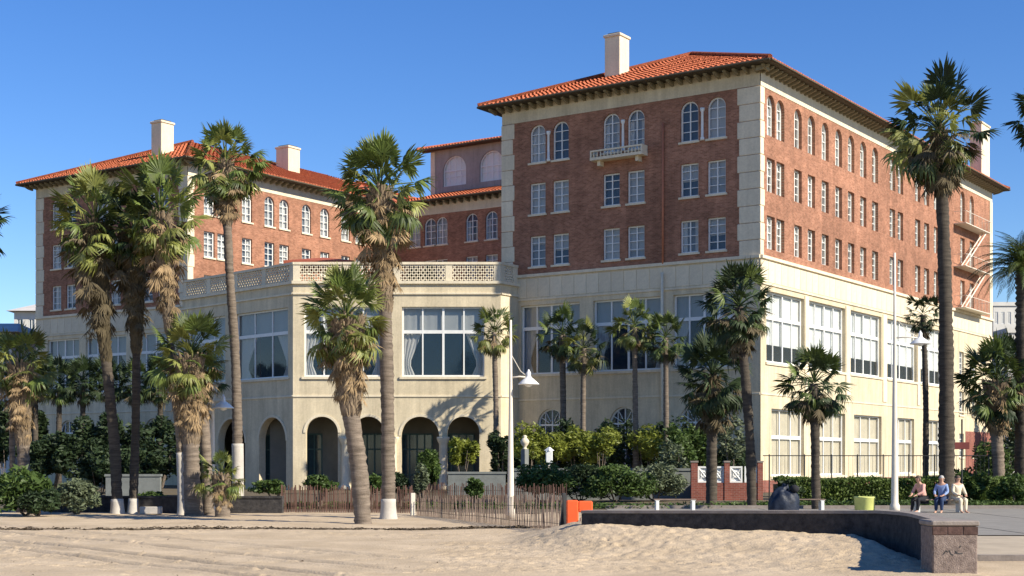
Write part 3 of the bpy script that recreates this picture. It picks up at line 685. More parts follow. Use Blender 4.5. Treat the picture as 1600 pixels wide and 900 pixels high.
# ------------------------------------------------------------------ pavilion with loggia (part of the hotel)
vA, vB, vD, vE = [W2L(p) for p in ((-14.1, 94), (-.72, 94), (-23.4, 103.7), (-23.4, 111.9))]
f1_ = Face(vA, vB); f2_ = Face(vD, vA); f3_ = Face(vE, vD); vC = Vector((vB.x, .0)); f0_ = Face(vB, vC)
def S1(a): return f1_.s_of(a)
ar1 = [(S1(478), S1(528)), (S1(552), S1(600)), (S1(627), S1(686)), (S1(699), S1(749))]
wn1 = [(S1(475), S1(598)), (S1(628), S1(757))]
ar2 = [(f2_.s_of(a), f2_.s_of(b)) for a, b in ((341, 383), (405, 447))]; wn2 = [(f2_.s_of(368), f2_.s_of(450)), (f2_.s_of(292), f2_.s_of(352))]
ZP = 13.35
for f_, ar, wn, ah in ((f1_, ar1, wn1, 4.72), (f2_, ar2, wn2, 4.72), (f3_, [], [], 4.7), (f0_, [], [], 4.7)):
    wall(f_, 'pavilion_wall', M['stone'], 0, f_.L, 0, ZP, [(a, b, 7.3, 11.8, False) for a, b in wn]+[(a, b, 0, ah, True) for a, b in ar], reveal=.5)
    for a, b in wn: big_window(f_, (a+b)/2, 7.3, b-a, 4.5, 4 if f_ is f1_ else 3, 2.9, 'lounge')
    for z, p_ in ((5.95, .06), (12.55, .1)): band(f_, 'belt_course', M['stonelt'], 0, f_.L, z, z+.16, p_)
    band(f_, 'cornice', M['stonelt'], -.05, f_.L+.05, ZP-.12, ZP+.12, .16)
    # parapet: piers, coping and pierced lattice panels
    np_ = max(1, round(f_.L/3.4)); w = f_.L/np_
    rail = MB(); c0 = f_.P(-.05, 0, .15); rail.obox(c0, f_.e, f_.L+.1, .34, 14.52, 14.68); rail.build('coping', M['stonelt'], hotel)
    for i in range(np_+1):
        c_ = f_.P(min(max(w*i-.22, 0), f_.L-.44), 0, .14); MB().obox(c_, f_.e, .44, .22, ZP+.12, 14.52).build('parapet_pier', M['stonelt'], hotel)
    for i in range(np_):
        a = w*i+.22 + (.22 if i == 0 else 0); b = w*(i+1)-.22 - (.22 if i == np_-1 else 0); ww = b-a; q = MB(); zz0, zz1 = ZP+.12, 14.52; hh = zz1-zz0
        if f_ in (f1_, f2_, f0_) and ww > 1:
            k = max(2, round(ww/.30)); cw = ww/k
            for j in range(k):
                for r_ in range(3):
                    x0 = a+j*cw; y0 = zz0+r_*hh/3
                    for (u0, v0, u1, v1) in ((x0, y0, x0+cw, y0+hh/3), (x0, y0+hh/3, x0+cw, y0)):
                        dd = Vector((u1-u0, v1-v0)); nn = Vector((-dd.y, dd.x)).normalized()*.042
                        Pq = lambda u, v, d: f_.P(u, v, d)
                        for dep in (.05, .14):
                            q.quad(Pq(u0-nn.x, v0-nn.y, dep), Pq(u1-nn.x, v1-nn.y, dep), Pq(u1+nn.x, v1+nn.y, dep), Pq(u0+nn.x, v0+nn.y, dep))
                        q.quad(Pq(u0+nn.x, v0+nn.y, .05), Pq(u1+nn.x, v1+nn.y, .05), Pq(u1+nn.x, v1+nn.y, .14), Pq(u0+nn.x, v0+nn.y, .14))
                        q.quad(Pq(u0-nn.x, v0-nn.y, .14), Pq(u1-nn.x, v1-nn.y, .14), Pq(u1-nn.x, v1-nn.y, .05), Pq(u0-nn.x, v0-nn.y, .05))
            q.build('lattice_panel', M['stonelt'], hotel)
        else: q.obox(f_.P(a, 0, .12), f_.e, ww, .2, zz0, zz1); q.build('parapet_panel', M['stone'], hotel)
# columns at arch piers
for f_, ar in ((f1_, ar1), (f2_, ar2)):
    gaps = [(ar[i][1]+ar[i+1][0])/2 for i in range(len(ar)-1) if ar[i+1][0]-ar[i][1] < 1.4]
    for g in gaps:
        p = f_.P(g, 0, -.03); MB().lathe([(.36, 0), (.36, .25), (.3, .3), (.27, .4), (.25, 2.9), (.27, 2.95), (.34, 3.1), (.42, 3.3), (.42, 3.42)], 16, (p[0], p[1])).build('column', M['stonelt'], hotel, True)
    for a, b in ar:                          # archivolt ring
        q = MB(); r = (b-a)/2; c = (a+b)/2; sprg = 4.72-r; N = 16
        for k in range(N):
            a0, a1 = pi*k/N, pi*(k+1)/N; g = lambda R_, t_, d: f_.P(c+R_*cos(t_), sprg+R_*sin(t_), d)
            R0, R1 = r+.01, r+.17; q.quad(g(R0, a1, -.05), g(R0, a0, -.05), g(R1, a0, -.05), g(R1, a1, -.05)); q.quad(g(R1, a1, -.05), g(R1, a0, -.05), g(R1, a0, .0), g(R1, a1, .0)); q.quad(g(R0, a0, -.05), g(R0, a1, -.05), g(R0, a1, .05), g(R0, a0, .05))
        q.build('archivolt', M['stonelt'], hotel)
# loggia back wall with green framed doors, ceiling, floor, terrace
M['door'] = mat('green_door_paint', (.07, .12, .10), .5, .15, 3)
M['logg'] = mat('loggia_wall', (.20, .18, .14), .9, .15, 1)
for f_, ar in ((f1_, ar1), (f2_, ar2)):
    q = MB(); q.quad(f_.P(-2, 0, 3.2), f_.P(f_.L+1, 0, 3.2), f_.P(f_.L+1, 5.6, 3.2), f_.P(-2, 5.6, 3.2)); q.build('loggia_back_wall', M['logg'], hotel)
    for a, b in ar:
        w = 2.0; q = MB()
        for x in (-w/2, -w/4, 0, w/4, w/2): q.box(x-.05, x+.05, -.06, .02, 0, 3.6)
        for z in (0, .9, 2.6, 3.6): q.box(-w/2, w/2, -.05, .02, z-.05+.05, z+.1)
        D_ = place(q.mesh('french_door', M['door']), 'french_door', hotel, f_.P((a+b)/2-.4, 0, 3.1), f_.rz)
        q = MB(); q.quad((-w/2, .0, 0), (w/2, .0, 0), (w/2, .0, 3.6), (-w/2, .0, 3.6)); place(q.mesh('pane', mat('door_glass', (.05, .08, .08), .1, spec=.8)) if 'dg' not in cache else cache['dg'], 'pane', D_, (0, .01, 0))
    
poly = [vD, vA, vB, vC, Vector((-WR, 0)), Vector((-WR, 25)), Vector((XL1, 25)), Vector((XL1, 0)), vE]
for nm, z, m_ in (('terrace_floor', ZP-.02, 'cap'), ('loggia_ceiling', 5.5, 'stone'), ('lounge_floor', 6.4, 'dark')):
    q = MB(); q.v = [(p.x, p.y, z) for p in poly]; q.f = [tuple(range(len(poly)))]; q.build(nm, M[m_], hotel)
# rear structure that carries the court floor stays plain

# ------------------------------------------------------------------ foliage
def leaf_cloud(name, n, c, R, size, m, parent=None, kind=None, lumps=14, seed=0, flat=0, fill=.55):
    r = np.random.default_rng(seed+11)
    th = r.uniform(0, 2*pi, lumps); ph = np.arccos(r.uniform(-.75, 1, lumps)); rr = r.uniform(.35, .82, lumps)
    L_ = np.stack([np.sin(ph)*np.cos(th)*rr, np.sin(ph)*np.sin(th)*rr, np.cos(ph)*rr], 1)
    idx = r.integers(0, lumps, n); d = r.normal(size=(n, 3)); d /= np.linalg.norm(d, axis=1)[:, None]
    rad = (r.uniform(.3, 1, n)**.5)*r.uniform(.22, .42, lumps)[idx]
    p = (L_[idx]+d*rad[:, None])*np.array(R)+np.array(c)
    p = p[p[:, 2] > c[2]-R[2]*.98]; n = len(p)
    a = r.normal(size=(n, 3)); a[:, 2] *= .6; a /= np.linalg.norm(a, axis=1)[:, None]
    b = np.cross(a, r.normal(size=(n, 3))); b /= np.linalg.norm(b, axis=1)[:, None]
    s = size*r.uniform(.55, 1.3, n)[:, None]
    v = np.stack([p-a*s, p-b*s*.38+a*s*.1, p+a*s, p+b*s*.38+a*s*.1], 1).reshape(-1, 3)
    f = np.arange(4*n).reshape(n, 4)
    q = MB(); q.v = v.tolist(); q.f = f.tolist()
    return q.build(name, M[m], parent, kind=kind)
shrub_n = 0
def shrub(name, label, cat, px, py_top, py_base, Y, wpx, m, n=2200, size=.13, group=None, depth=None, stem=True, z0=None, lumps=14):
    global shrub_n; shrub_n += 1
    z0 = 0 if z0 is None else z0
    ppm = F/Y; w = wpx/ppm; zt = EYE+(HOR-py_top)/ppm; zb = max(EYE+(HOR-py_base)/ppm, z0+.02)
    p = at(px, Y); o = thing(name, label, cat, (p.x, p.y, z0), 0, group)
    leaf_cloud('foliage', n, (0, 0, (zt+zb)/2-z0), (w/2*1.15, (depth or w)/2, (zt-zb)/2*1.15), size, m, o, seed=shrub_n, lumps=lumps)
    if stem:
        q = MB(); r_ = random.Random(shrub_n)
        for k in range(5):
            a = r_.uniform(0, 6.3); q.tube([(0, 0, 0), (w*.1*cos(a), w*.1*sin(a), (zb-z0)*.6+.1), (w*.25*cos(a), w*.25*sin(a), (zt+zb)/2-z0)], [.045, .03, .012], 5)
        q.build('stems', M['trunk'], o)
    return o

# fan palm fronds
def fan_mesh(name, m, Lp=1.0, R=1.0, droop=.35, spread=105, nseg=22, dead=False, seed=0):
    r = random.Random(seed); q = MB()
    sag = .06+.16*droop if not dead else .0
    q.tube([(0, 0, 0), (Lp*.5, 0, .04-sag*.3), (Lp, 0, -sag)], [.035, .024, .016], 4, False)
    c = Vector((Lp, 0, -sag))
    for i in range(nseg):
        a = radians(-spread+2*spread*i/(nseg-1)+r.uniform(-3, 3)); ln = R*(1-.28*abs(a)/radians(spread))*r.uniform(.85, 1.08)
        if dead: a *= .45; ln *= r.uniform(.7, 1.1)
        ln *= (.62 if r.random() < .10 else 1); d = Vector((cos(a), sin(a), .12*cos(a*2)+r.uniform(-.05, .05))); t = Vector((-sin(a), cos(a), 0)); w = .052*R*(1.1 if not dead else .8)
        fold = .022
        root = c+d*.06*R
        m1 = c+d*ln*.55+Vector((0, 0, -droop*.15*R)); tipd = d*ln*(.97-.12*droop)+Vector((r.uniform(-.03, .03), r.uniform(-.03, .03), -droop*R*(.45+.3*abs(a))*r.uniform(.7, 1.3)))
        tip = c+tipd; m2 = m1.lerp(tip, .5)+Vector((0, 0, .05*droop))
        n = len(q.v)
        q.v += [tuple(root), tuple(m1-t*w), tuple(m1+Vector((0, 0, fold))), tuple(m1+t*w), tuple(m2-t*w*.55), tuple(m2+t*w*.55), tuple(tip)]
        q.f += [(n, n+1, n+2), (n, n+2, n+3), (n+1, n+4, n+2), (n+2, n+4, n+5), (n+2, n+5, n+3), (n+4, n+6, n+5)]
    return q.mesh(name, M[m])
FAN = {}
for tone, mm in (('g', 'frond'), ('y', 'frondy'), ('k', 'frondk')):
    FAN[tone] = [fan_mesh('frond', mm, 1.12, .92, dr, sp, 24, False, k) for k, (dr, sp) in enumerate(((.15, 88), (.45, 108), (.95, 118), (.3, 100), (.7, 80), (1.1, 100), (.2, 112)))]
for tone, mm in (('d', 'frondd'), ('b', 'frondb')):
    FAN[tone] = [fan_mesh('dead_frond', mm, .75, .85, dr, 110, 14, True, 30+k) for k, dr in enumerate((.25, .4, .6))]
def orient(o, d, roll=0):
    d = d.normalized(); y = Vector((0, 0, 1)).cross(d)
    if y.length < 1e-3: y = Vector((0, 1, 0))
    y.normalize(); z = d.cross(y); m = Matrix((d, y, z)).transposed()
    o.rotation_euler = (m @ Matrix.Rotation(roll, 3, 'X')).to_euler()
def trunk_mesh(pts, r0, r1, flare=1.35, n=12, ring=.12, rough=.055, seed=0, bulb=None):
    pts = [Vector(p) for p in pts]; L = sum((pts[i+1]-pts[i]).length for i in range(len(pts)-1)); k = max(6, int(L/ring)); k = min(k, 110)
    P_ = []; R_ = []; r = random.Random(seed)
    cum = [0]
    for i in range(len(pts)-1): cum.append(cum[-1]+(pts[i+1]-pts[i]).length)
    for j in range(k+1):
        d = L*j/k; i = max(x for x in range(len(pts)-1) if cum[x] <= d+1e-6); t = (d-cum[i])/(cum[i+1]-cum[i])
        a = pts[max(i-1, 0)]; b = pts[i]; c = pts[i+1]; e = pts[min(i+2, len(pts)-1)]
        t2, t3 = t*t, t*t*t
        p = .5*((2*b)+(c-a)*t+(2*a-5*b+4*c-e)*t2+(3*b-a-3*c+e)*t3)
        f = j/k; rad = r0+(r1-r0)*f; rad *= 1+(flare-1)*max(0, 1-d/.7)**2
        if bulb: rad *= 1+bulb*max(0, 1-(1-f)*L/2.0)
        rad *= 1+(rough if j % 2 else -rough)*r.uniform(.2, 1.6)+.04*sin(d*2.1+seed); P_.append(p); R_.append(rad)
    q = MB(); q.tube(P_, R_, n)
    for i in range(len(q.v)):
        v = q.v[i]; c = P_[min(i//n, k)]; s = 1+r.uniform(-.05, .05); q.v[i] = (c.x+(v[0]-c.x)*s, c.y+(v[1]-c.y)*s, v[2])
    return q, P_
def palm(label, trunk, Y, R, skirt, w0, w1, paint=None, tone='gy', n=42, dead='d', nd=26, seed=0, low=-55, group='fan palms', top=85, bark='trunk', bark_boot=False, sun=.5, z0=0.0, name='fan_palm', vase=0):
    """trunk: [(px,py)...] from base to crown heart; R crown radius px; skirt px; widths px"""
    r = random.Random(seed+100); ppm = F/Y
    base = at(trunk[0][0], Y); base.z = z0
    W = [Vector((at(x, Y, y).x-base.x, r.uniform(-.1, .1) if i else 0, at(x, Y, y).z-z0)) for i, (x, y) in enumerate(trunk)]
    W[0] = Vector((0, 0, -.15))
    o = thing(name, label, 'palm tree', (base.x, Y, z0), 0, group)
    q, PP = trunk_mesh(W, w0/ppm/2, w1/ppm/2, seed=seed); q.build('trunk', M[bark], o, True)
    if paint:
        hp = paint/ppm; pp = [p for p in PP if p.z < hp]; rr = [w0/ppm/2*(1.0+.35*max(0, 1-(p.z+.15)/.7)**2)*1.09 for p in pp]
        MB().tube(pp, rr, 12).build('painted_base', M['paint'], o, True)
    s = R/ppm/2.0; top_p = PP[-1]
    for i in range(n):
        f = (i+.5)/n; el = radians(top-(top-low)*f**.85+r.uniform(-9, 9)); az = i*2.39996+r.uniform(-.2, .2)
        d = Vector((cos(el)*cos(az), cos(el)*sin(az), sin(el)))
        k = r.choice((0, 0, 3, 6)) if f < .3 else (r.choice((1, 3, 4, 6)) if f < .6 else r.choice((2, 2, 4, 5)))
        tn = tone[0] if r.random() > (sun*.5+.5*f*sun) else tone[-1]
        sc = s*r.uniform(.72, 1.15)*(1.02 if f < .75 else .92)
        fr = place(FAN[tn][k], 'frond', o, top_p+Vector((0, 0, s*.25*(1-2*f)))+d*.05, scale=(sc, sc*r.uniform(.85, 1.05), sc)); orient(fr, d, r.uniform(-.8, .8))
    sk = skirt/ppm; nd = int(nd*1.5)
    for i in range(nd):
        f = (i+r.random())/nd; az = i*2.39996+r.uniform(-.3, .3); zz = top_p.z-sk*f*.85
        el = radians(r.uniform(-84, -52)+38*(1-f)*(f < .4)); d = Vector((cos(el)*cos(az), cos(el)*sin(az), sin(el)))
        tp = min(PP, key=lambda p: abs(p.z-zz)); rad = w1/ppm/2*.8
        sc = s*r.uniform(.7, 1.05)*(1 if f < .6 else .75)*(1.15 if dead == 'b' else 1)
        fr = place(FAN[dead][r.randrange(3)], 'dead_frond', o, (tp.x+rad*cos(az), tp.y+rad*sin(az), zz), scale=(sc, sc, sc)); orient(fr, d, r.uniform(-.6, .6))
    if skirt > 60 or w0 > 20:    # lattice of old leaf bases (boots) on the upper trunk
        hb = min(sk*1.25, top_p.z*.8); q = MB(); nb = int((26 if not vase else 60)*hb/.28)
        for i in range(min(nb, 700)):
            f = i/min(nb, 700); z = top_p.z-hb*f; az = i*2.39996; tp = min(PP, key=lambda p: abs(p.z-z)); r_ = max(w1/ppm/2*(1.0+.55*(1-f)*(1 if skirt > 60 else .2)), w1/ppm/2+(vase/ppm-w1/ppm/2)*max(0, 1-f*1.05)**1.3 if vase else 0)
            d = Vector((cos(az), sin(az), 0)); t = Vector((-sin(az), cos(az), 0)); c = Vector((tp.x, tp.y, z))+d*r_*.8; ww = .065*r.uniform(.8, 1.3); h_ = .22*r.uniform(.7, 1.3); tip = c+d*(.10+.06*(1-f))+Vector((0, 0, h_))+t*ww*r.uniform(-1, 1)
            n = len(q.v); q.v += [tuple(c-t*ww), tuple(c+t*ww), tuple(c+d*.05+Vector((0, 0, -.05))), tuple(tip+t*ww*.4), tuple(tip-t*ww*.4)]; q.f += [(n, n+2, n+4), (n+2, n+1, n+3), (n+2, n+3, n+4), (n, n+4, n+3, n+1)]
        if vase:
            Z = [top_p.z-hb*f for f in np.linspace(1, 0, 12)]; C_ = [min(PP, key=lambda p: abs(p.z-z)) for z in Z]
            q.tube([(c.x, c.y, z) for c, z in zip(C_, Z)], [w1/ppm/2*.8+(vase/ppm-w1/ppm/2)*.82*max(0, 1-f*1.05)**1.3 for f in np.linspace(1, 0, 12)], 10)
        q.build('leaf_bases', M['frondb' if dead == 'b' else 'boots'], o)
    return o

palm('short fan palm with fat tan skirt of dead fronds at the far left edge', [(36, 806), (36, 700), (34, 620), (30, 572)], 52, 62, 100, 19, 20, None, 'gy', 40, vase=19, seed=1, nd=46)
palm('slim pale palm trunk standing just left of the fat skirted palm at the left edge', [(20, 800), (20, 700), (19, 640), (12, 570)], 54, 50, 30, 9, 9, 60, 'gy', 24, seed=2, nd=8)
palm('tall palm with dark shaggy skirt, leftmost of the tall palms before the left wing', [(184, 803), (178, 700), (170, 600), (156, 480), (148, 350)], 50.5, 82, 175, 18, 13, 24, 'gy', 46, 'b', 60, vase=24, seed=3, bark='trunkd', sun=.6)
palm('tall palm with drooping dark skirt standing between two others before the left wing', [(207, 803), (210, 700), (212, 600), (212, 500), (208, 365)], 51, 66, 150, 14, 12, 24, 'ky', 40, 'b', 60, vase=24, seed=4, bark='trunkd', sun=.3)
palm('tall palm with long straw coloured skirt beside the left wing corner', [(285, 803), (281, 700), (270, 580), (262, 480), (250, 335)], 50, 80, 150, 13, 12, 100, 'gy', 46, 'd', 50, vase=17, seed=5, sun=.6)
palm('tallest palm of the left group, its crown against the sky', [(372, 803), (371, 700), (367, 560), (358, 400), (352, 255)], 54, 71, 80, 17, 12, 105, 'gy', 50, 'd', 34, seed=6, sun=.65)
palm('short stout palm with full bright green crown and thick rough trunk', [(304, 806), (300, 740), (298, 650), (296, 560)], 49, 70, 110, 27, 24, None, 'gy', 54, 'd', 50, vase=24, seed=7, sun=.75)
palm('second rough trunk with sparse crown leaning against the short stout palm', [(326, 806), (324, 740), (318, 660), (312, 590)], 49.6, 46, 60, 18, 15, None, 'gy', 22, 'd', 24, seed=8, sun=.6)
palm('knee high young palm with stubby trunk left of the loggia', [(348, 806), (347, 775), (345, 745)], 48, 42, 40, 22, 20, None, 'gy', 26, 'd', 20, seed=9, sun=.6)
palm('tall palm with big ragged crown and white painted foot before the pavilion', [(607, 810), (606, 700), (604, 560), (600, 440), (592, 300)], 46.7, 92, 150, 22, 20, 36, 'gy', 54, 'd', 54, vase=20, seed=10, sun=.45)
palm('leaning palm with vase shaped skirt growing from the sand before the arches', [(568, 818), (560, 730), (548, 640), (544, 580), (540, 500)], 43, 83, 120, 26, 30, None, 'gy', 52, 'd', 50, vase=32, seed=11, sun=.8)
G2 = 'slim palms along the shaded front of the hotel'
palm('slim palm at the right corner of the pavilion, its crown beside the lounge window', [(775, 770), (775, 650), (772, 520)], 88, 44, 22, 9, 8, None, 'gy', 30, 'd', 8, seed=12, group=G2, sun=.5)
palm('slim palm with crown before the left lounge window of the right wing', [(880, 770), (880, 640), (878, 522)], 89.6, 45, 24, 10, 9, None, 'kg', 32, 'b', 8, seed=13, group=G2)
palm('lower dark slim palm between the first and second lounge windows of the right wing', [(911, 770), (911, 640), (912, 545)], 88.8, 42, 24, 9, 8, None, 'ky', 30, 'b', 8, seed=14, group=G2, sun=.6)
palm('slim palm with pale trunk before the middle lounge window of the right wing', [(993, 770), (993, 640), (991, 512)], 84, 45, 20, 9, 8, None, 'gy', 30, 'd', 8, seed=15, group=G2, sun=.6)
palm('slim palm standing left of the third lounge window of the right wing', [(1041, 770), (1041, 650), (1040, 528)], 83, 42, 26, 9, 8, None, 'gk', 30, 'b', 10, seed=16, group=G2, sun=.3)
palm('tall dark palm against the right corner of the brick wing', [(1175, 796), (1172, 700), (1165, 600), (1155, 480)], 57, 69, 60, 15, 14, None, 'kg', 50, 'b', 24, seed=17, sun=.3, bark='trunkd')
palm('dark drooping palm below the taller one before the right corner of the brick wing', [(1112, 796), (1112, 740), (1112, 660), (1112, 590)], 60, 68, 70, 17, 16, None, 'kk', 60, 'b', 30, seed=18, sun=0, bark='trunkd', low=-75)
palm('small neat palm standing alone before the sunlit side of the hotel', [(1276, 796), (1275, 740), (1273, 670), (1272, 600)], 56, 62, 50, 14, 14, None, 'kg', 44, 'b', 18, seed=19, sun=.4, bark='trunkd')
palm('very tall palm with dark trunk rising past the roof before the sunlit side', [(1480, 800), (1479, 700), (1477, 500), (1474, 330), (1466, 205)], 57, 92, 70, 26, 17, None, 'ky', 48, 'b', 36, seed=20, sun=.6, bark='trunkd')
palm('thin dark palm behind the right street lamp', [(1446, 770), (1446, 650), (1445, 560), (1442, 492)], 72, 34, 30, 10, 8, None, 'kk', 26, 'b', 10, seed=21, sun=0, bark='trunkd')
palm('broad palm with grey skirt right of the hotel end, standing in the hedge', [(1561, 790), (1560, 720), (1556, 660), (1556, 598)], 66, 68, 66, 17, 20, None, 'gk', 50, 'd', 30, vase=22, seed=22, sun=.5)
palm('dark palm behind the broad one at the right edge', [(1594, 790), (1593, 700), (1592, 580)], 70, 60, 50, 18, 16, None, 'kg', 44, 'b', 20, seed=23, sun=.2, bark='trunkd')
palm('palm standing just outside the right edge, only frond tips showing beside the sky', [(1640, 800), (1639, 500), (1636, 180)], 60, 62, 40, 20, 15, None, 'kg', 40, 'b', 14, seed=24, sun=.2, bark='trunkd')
palm('palm standing just outside the left edge, only frond tips showing beside the sky', [(-55, 800), (-52, 560), (-50, 350)], 60, 72, 40, 20, 15, None, 'kg', 36, 'b', 14, seed=25, sun=.2, bark='trunkd')
G3 = 'low palms in a row along the left wing'
LT = ['low palm nearest the left end of the hotel, in the row along the left wing', 'second low palm from the left in the row along the left wing',
      'third low palm in the row, left of the leftmost tall palm trunk', 'fourth low palm in the row, behind the tall trunks', 'fifth low palm in the row, right of the tall trunks', 'last low palm of the row, behind the stout palm']
for i, px in enumerate((55, 92, 129, 168, 212, 250)):   # trunks stand in the bed
    palm(LT[i], [(px, 770), (px, 690), (px+1, 600)], 98, 40, 16, 9, 8, None, 'kg' if i else 'gy', 38, 'b', 6, seed=30+i, group=G3, bark='trunkd', sun=.2 if i else .9, low=-35)

# date palm at right edge, feathered fronds
def feather_mesh(m, seed):
    r = random.Random(seed); q = MB(); n = 34; L = 3.0
    def pt(t): return Vector((L*t*(1-.12*t), 0, .55*t*2*(1-t)-1.15*t*t*t))
    q.tube([pt(k/8) for k in range(9)], [.04-.004*k for k in range(9)], 4)
    for i in range(4, n):
        t = i/n; p = pt(t); dt = (pt(min(1, t+.02))-pt(t)).normalized(); ln = .55*sin(pi*min(1, t*.85+.15))*r.uniform(.85, 1.1)
        for s in (-1, 1):
            d = (dt*.65+Vector((0, s*.8, -.25+r.uniform(-.15, .15)))).normalized(); w = dt*.028
            q.quad(p-w, p+d*ln*.5-w*1.2+Vector((0, 0, .01)), p+d*ln+Vector((0, 0, -.07)), p+d*ln*.5+w*1.2)
    return q.mesh('frond', M[m])
FE = [feather_mesh('frondk', 3), feather_mesh('frond', 4), feather_mesh('frondy', 5)]
b_ = at(1597, 66); dp = thing('date_palm', 'date palm with arching feathery fronds against the sky at the right edge', 'palm tree', (b_.x, 66, 0))
q, PP = trunk_mesh([(0, 0, -.1), (0, 0, 3), (.02, .02, 6.5), (0, 0, EYE+(HOR-425)/F*66)], .33, .27, rough=.16, seed=5); q.build('trunk', M['trunkd'], dp, True)
for i in range(56):
    f = i/56; el = radians(80-95*f); az = i*2.39996; d = Vector((cos(el)*cos(az), cos(el)*sin(az), sin(el))); sc = random.uniform(.72, .9)
    fr = place(FE[random.choice((0, 0, 1, 2))], 'frond', dp, PP[-1], scale=(sc,)*3); orient(fr, d, random.uniform(-.3, .3))

# ------------------------------------------------------------------ shrubs and hedges
S = shrub
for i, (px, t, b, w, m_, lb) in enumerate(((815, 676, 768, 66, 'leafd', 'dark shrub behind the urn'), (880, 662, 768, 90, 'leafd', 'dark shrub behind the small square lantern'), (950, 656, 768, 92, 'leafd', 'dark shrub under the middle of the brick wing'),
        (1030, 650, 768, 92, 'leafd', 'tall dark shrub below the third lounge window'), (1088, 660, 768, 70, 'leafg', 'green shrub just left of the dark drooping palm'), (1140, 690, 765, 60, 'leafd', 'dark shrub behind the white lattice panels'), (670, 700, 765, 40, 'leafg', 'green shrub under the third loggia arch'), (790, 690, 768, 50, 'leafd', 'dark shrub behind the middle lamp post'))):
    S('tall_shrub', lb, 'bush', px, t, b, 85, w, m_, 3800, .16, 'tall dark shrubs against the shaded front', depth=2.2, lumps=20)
S('flowering_shrub', 'yellow green bush growing before the rightmost loggia arch', 'bush', 722, 676, 732, 86, 52, 'leafy', 2200, .15)
for i, (px, t, b, w, lb) in enumerate(((828, 656, 728, 60, 'yellow green small tree just right of the middle lamp post'), (862, 668, 732, 54, 'yellow green small tree above the white urn'),
        (902, 664, 730, 56, 'yellow green small tree under the dark slim palm, left of the widest one'), (938, 660, 730, 66, 'widest yellow green small tree before the middle of the brick wing'),
        (1004, 656, 734, 66, 'yellow green small tree below the pale trunked slim palm'), (1060, 664, 744, 60, 'small tree with thin foliage left of the red gate pier'))):
    S('small_tree', lb, 'tree', px, t, b, 82+(i*37 % 5)*.5, w, 'leafy' if i != 5 else 'leafg', 2200, .13, 'small yellow green trees before the brick wing', lumps=13)
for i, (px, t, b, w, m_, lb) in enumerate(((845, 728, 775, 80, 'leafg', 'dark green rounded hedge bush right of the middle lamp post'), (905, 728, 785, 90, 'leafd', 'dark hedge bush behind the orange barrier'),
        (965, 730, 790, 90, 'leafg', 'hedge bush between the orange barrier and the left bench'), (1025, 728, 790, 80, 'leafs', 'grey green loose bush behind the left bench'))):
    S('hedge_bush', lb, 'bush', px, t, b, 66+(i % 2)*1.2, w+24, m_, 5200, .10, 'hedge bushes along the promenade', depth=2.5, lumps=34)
for i, (px, t, b, w, m_, lb) in enumerate(((125, 652, 760, 80, 'leafd', 'dark tree bush before the left end of the hotel'), (185, 645, 760, 84, 'leafd', 'dark bush behind the leftmost tall trunks'),
        (245, 655, 760, 80, 'leafd', 'dark bush between the tall trunks and the stout palm'), (80, 680, 755, 64, 'leafd', 'dark low bush behind the slim pale trunk'), (155, 690, 770, 80, 'leafd', 'dark bush right behind the leftmost tall trunk'), (222, 690, 770, 70, 'leafd', 'dark bush right behind the second tall trunk'), (300, 690, 770, 60, 'leafd', 'dark bush behind the stout palm'))):
    S('dark_bush', lb, 'bush', px, t, b, 84 if i < 4 else 78, w+14, m_, 4600, .18, 'dark bushes before the left wing')
S('low_palm_bush', 'spiky low bush in the bottom left corner by the sand', 'bush', 40, 725, 806, 49, 90, 'leafg', 2600, .17, lumps=20)
S('grey_bush', 'grey green rounded bush right of the spiky one at the left', 'bush', 120, 745, 805, 50, 70, 'leafs', 2400, .11)
S('dark_low_bush', 'dark low bush at the foot of the fat skirted palm', 'bush', 60, 760, 806, 48, 70, 'leafd', 1800, .12)
for i, (px, t, b, w, m_, lb) in enumerate(((658, 728, 775, 26, 'leafs', 'tall spiky grey green plant right of the white footed palm'), (742, 745, 778, 30, 'leafg', 'small bright plant before the grey garden wall'),
        (500, 742, 770, 60, 'leafg', 'low green planting under the first loggia arch'), (580, 745, 772, 50, 'leafg', 'low green planting under the second loggia arch'), (430, 748, 772, 70, 'leafg', 'low green planting under the shaded arches'),
        (235, 768, 782, 40, 'leafg', 'green plant in the white planter at the foot of the tall palms'), (625, 742, 775, 36, 'leafd', 'dark planting between the two middle palms'))):
    S('garden_plant', lb, 'plant', px, t, b, 56, w, m_, 1300, .10, 'garden plants behind the sand fence')
S('potted_tree', 'dark small tree at the right corner of the pavilion', 'tree', 782, 672, 735, 84, 36, 'leafd', 1500, .15)
S('grey_tree', 'thin grey green tree with pale stems left of the red gate pier', 'tree', 1050, 690, 760, 72, 50, 'leafs', 900, .13)
S('corner_tree', 'loose light green tree against the right corner of the brick wing', 'tree', 1145, 640, 730, 70, 56, 'leafs', 900, .14)
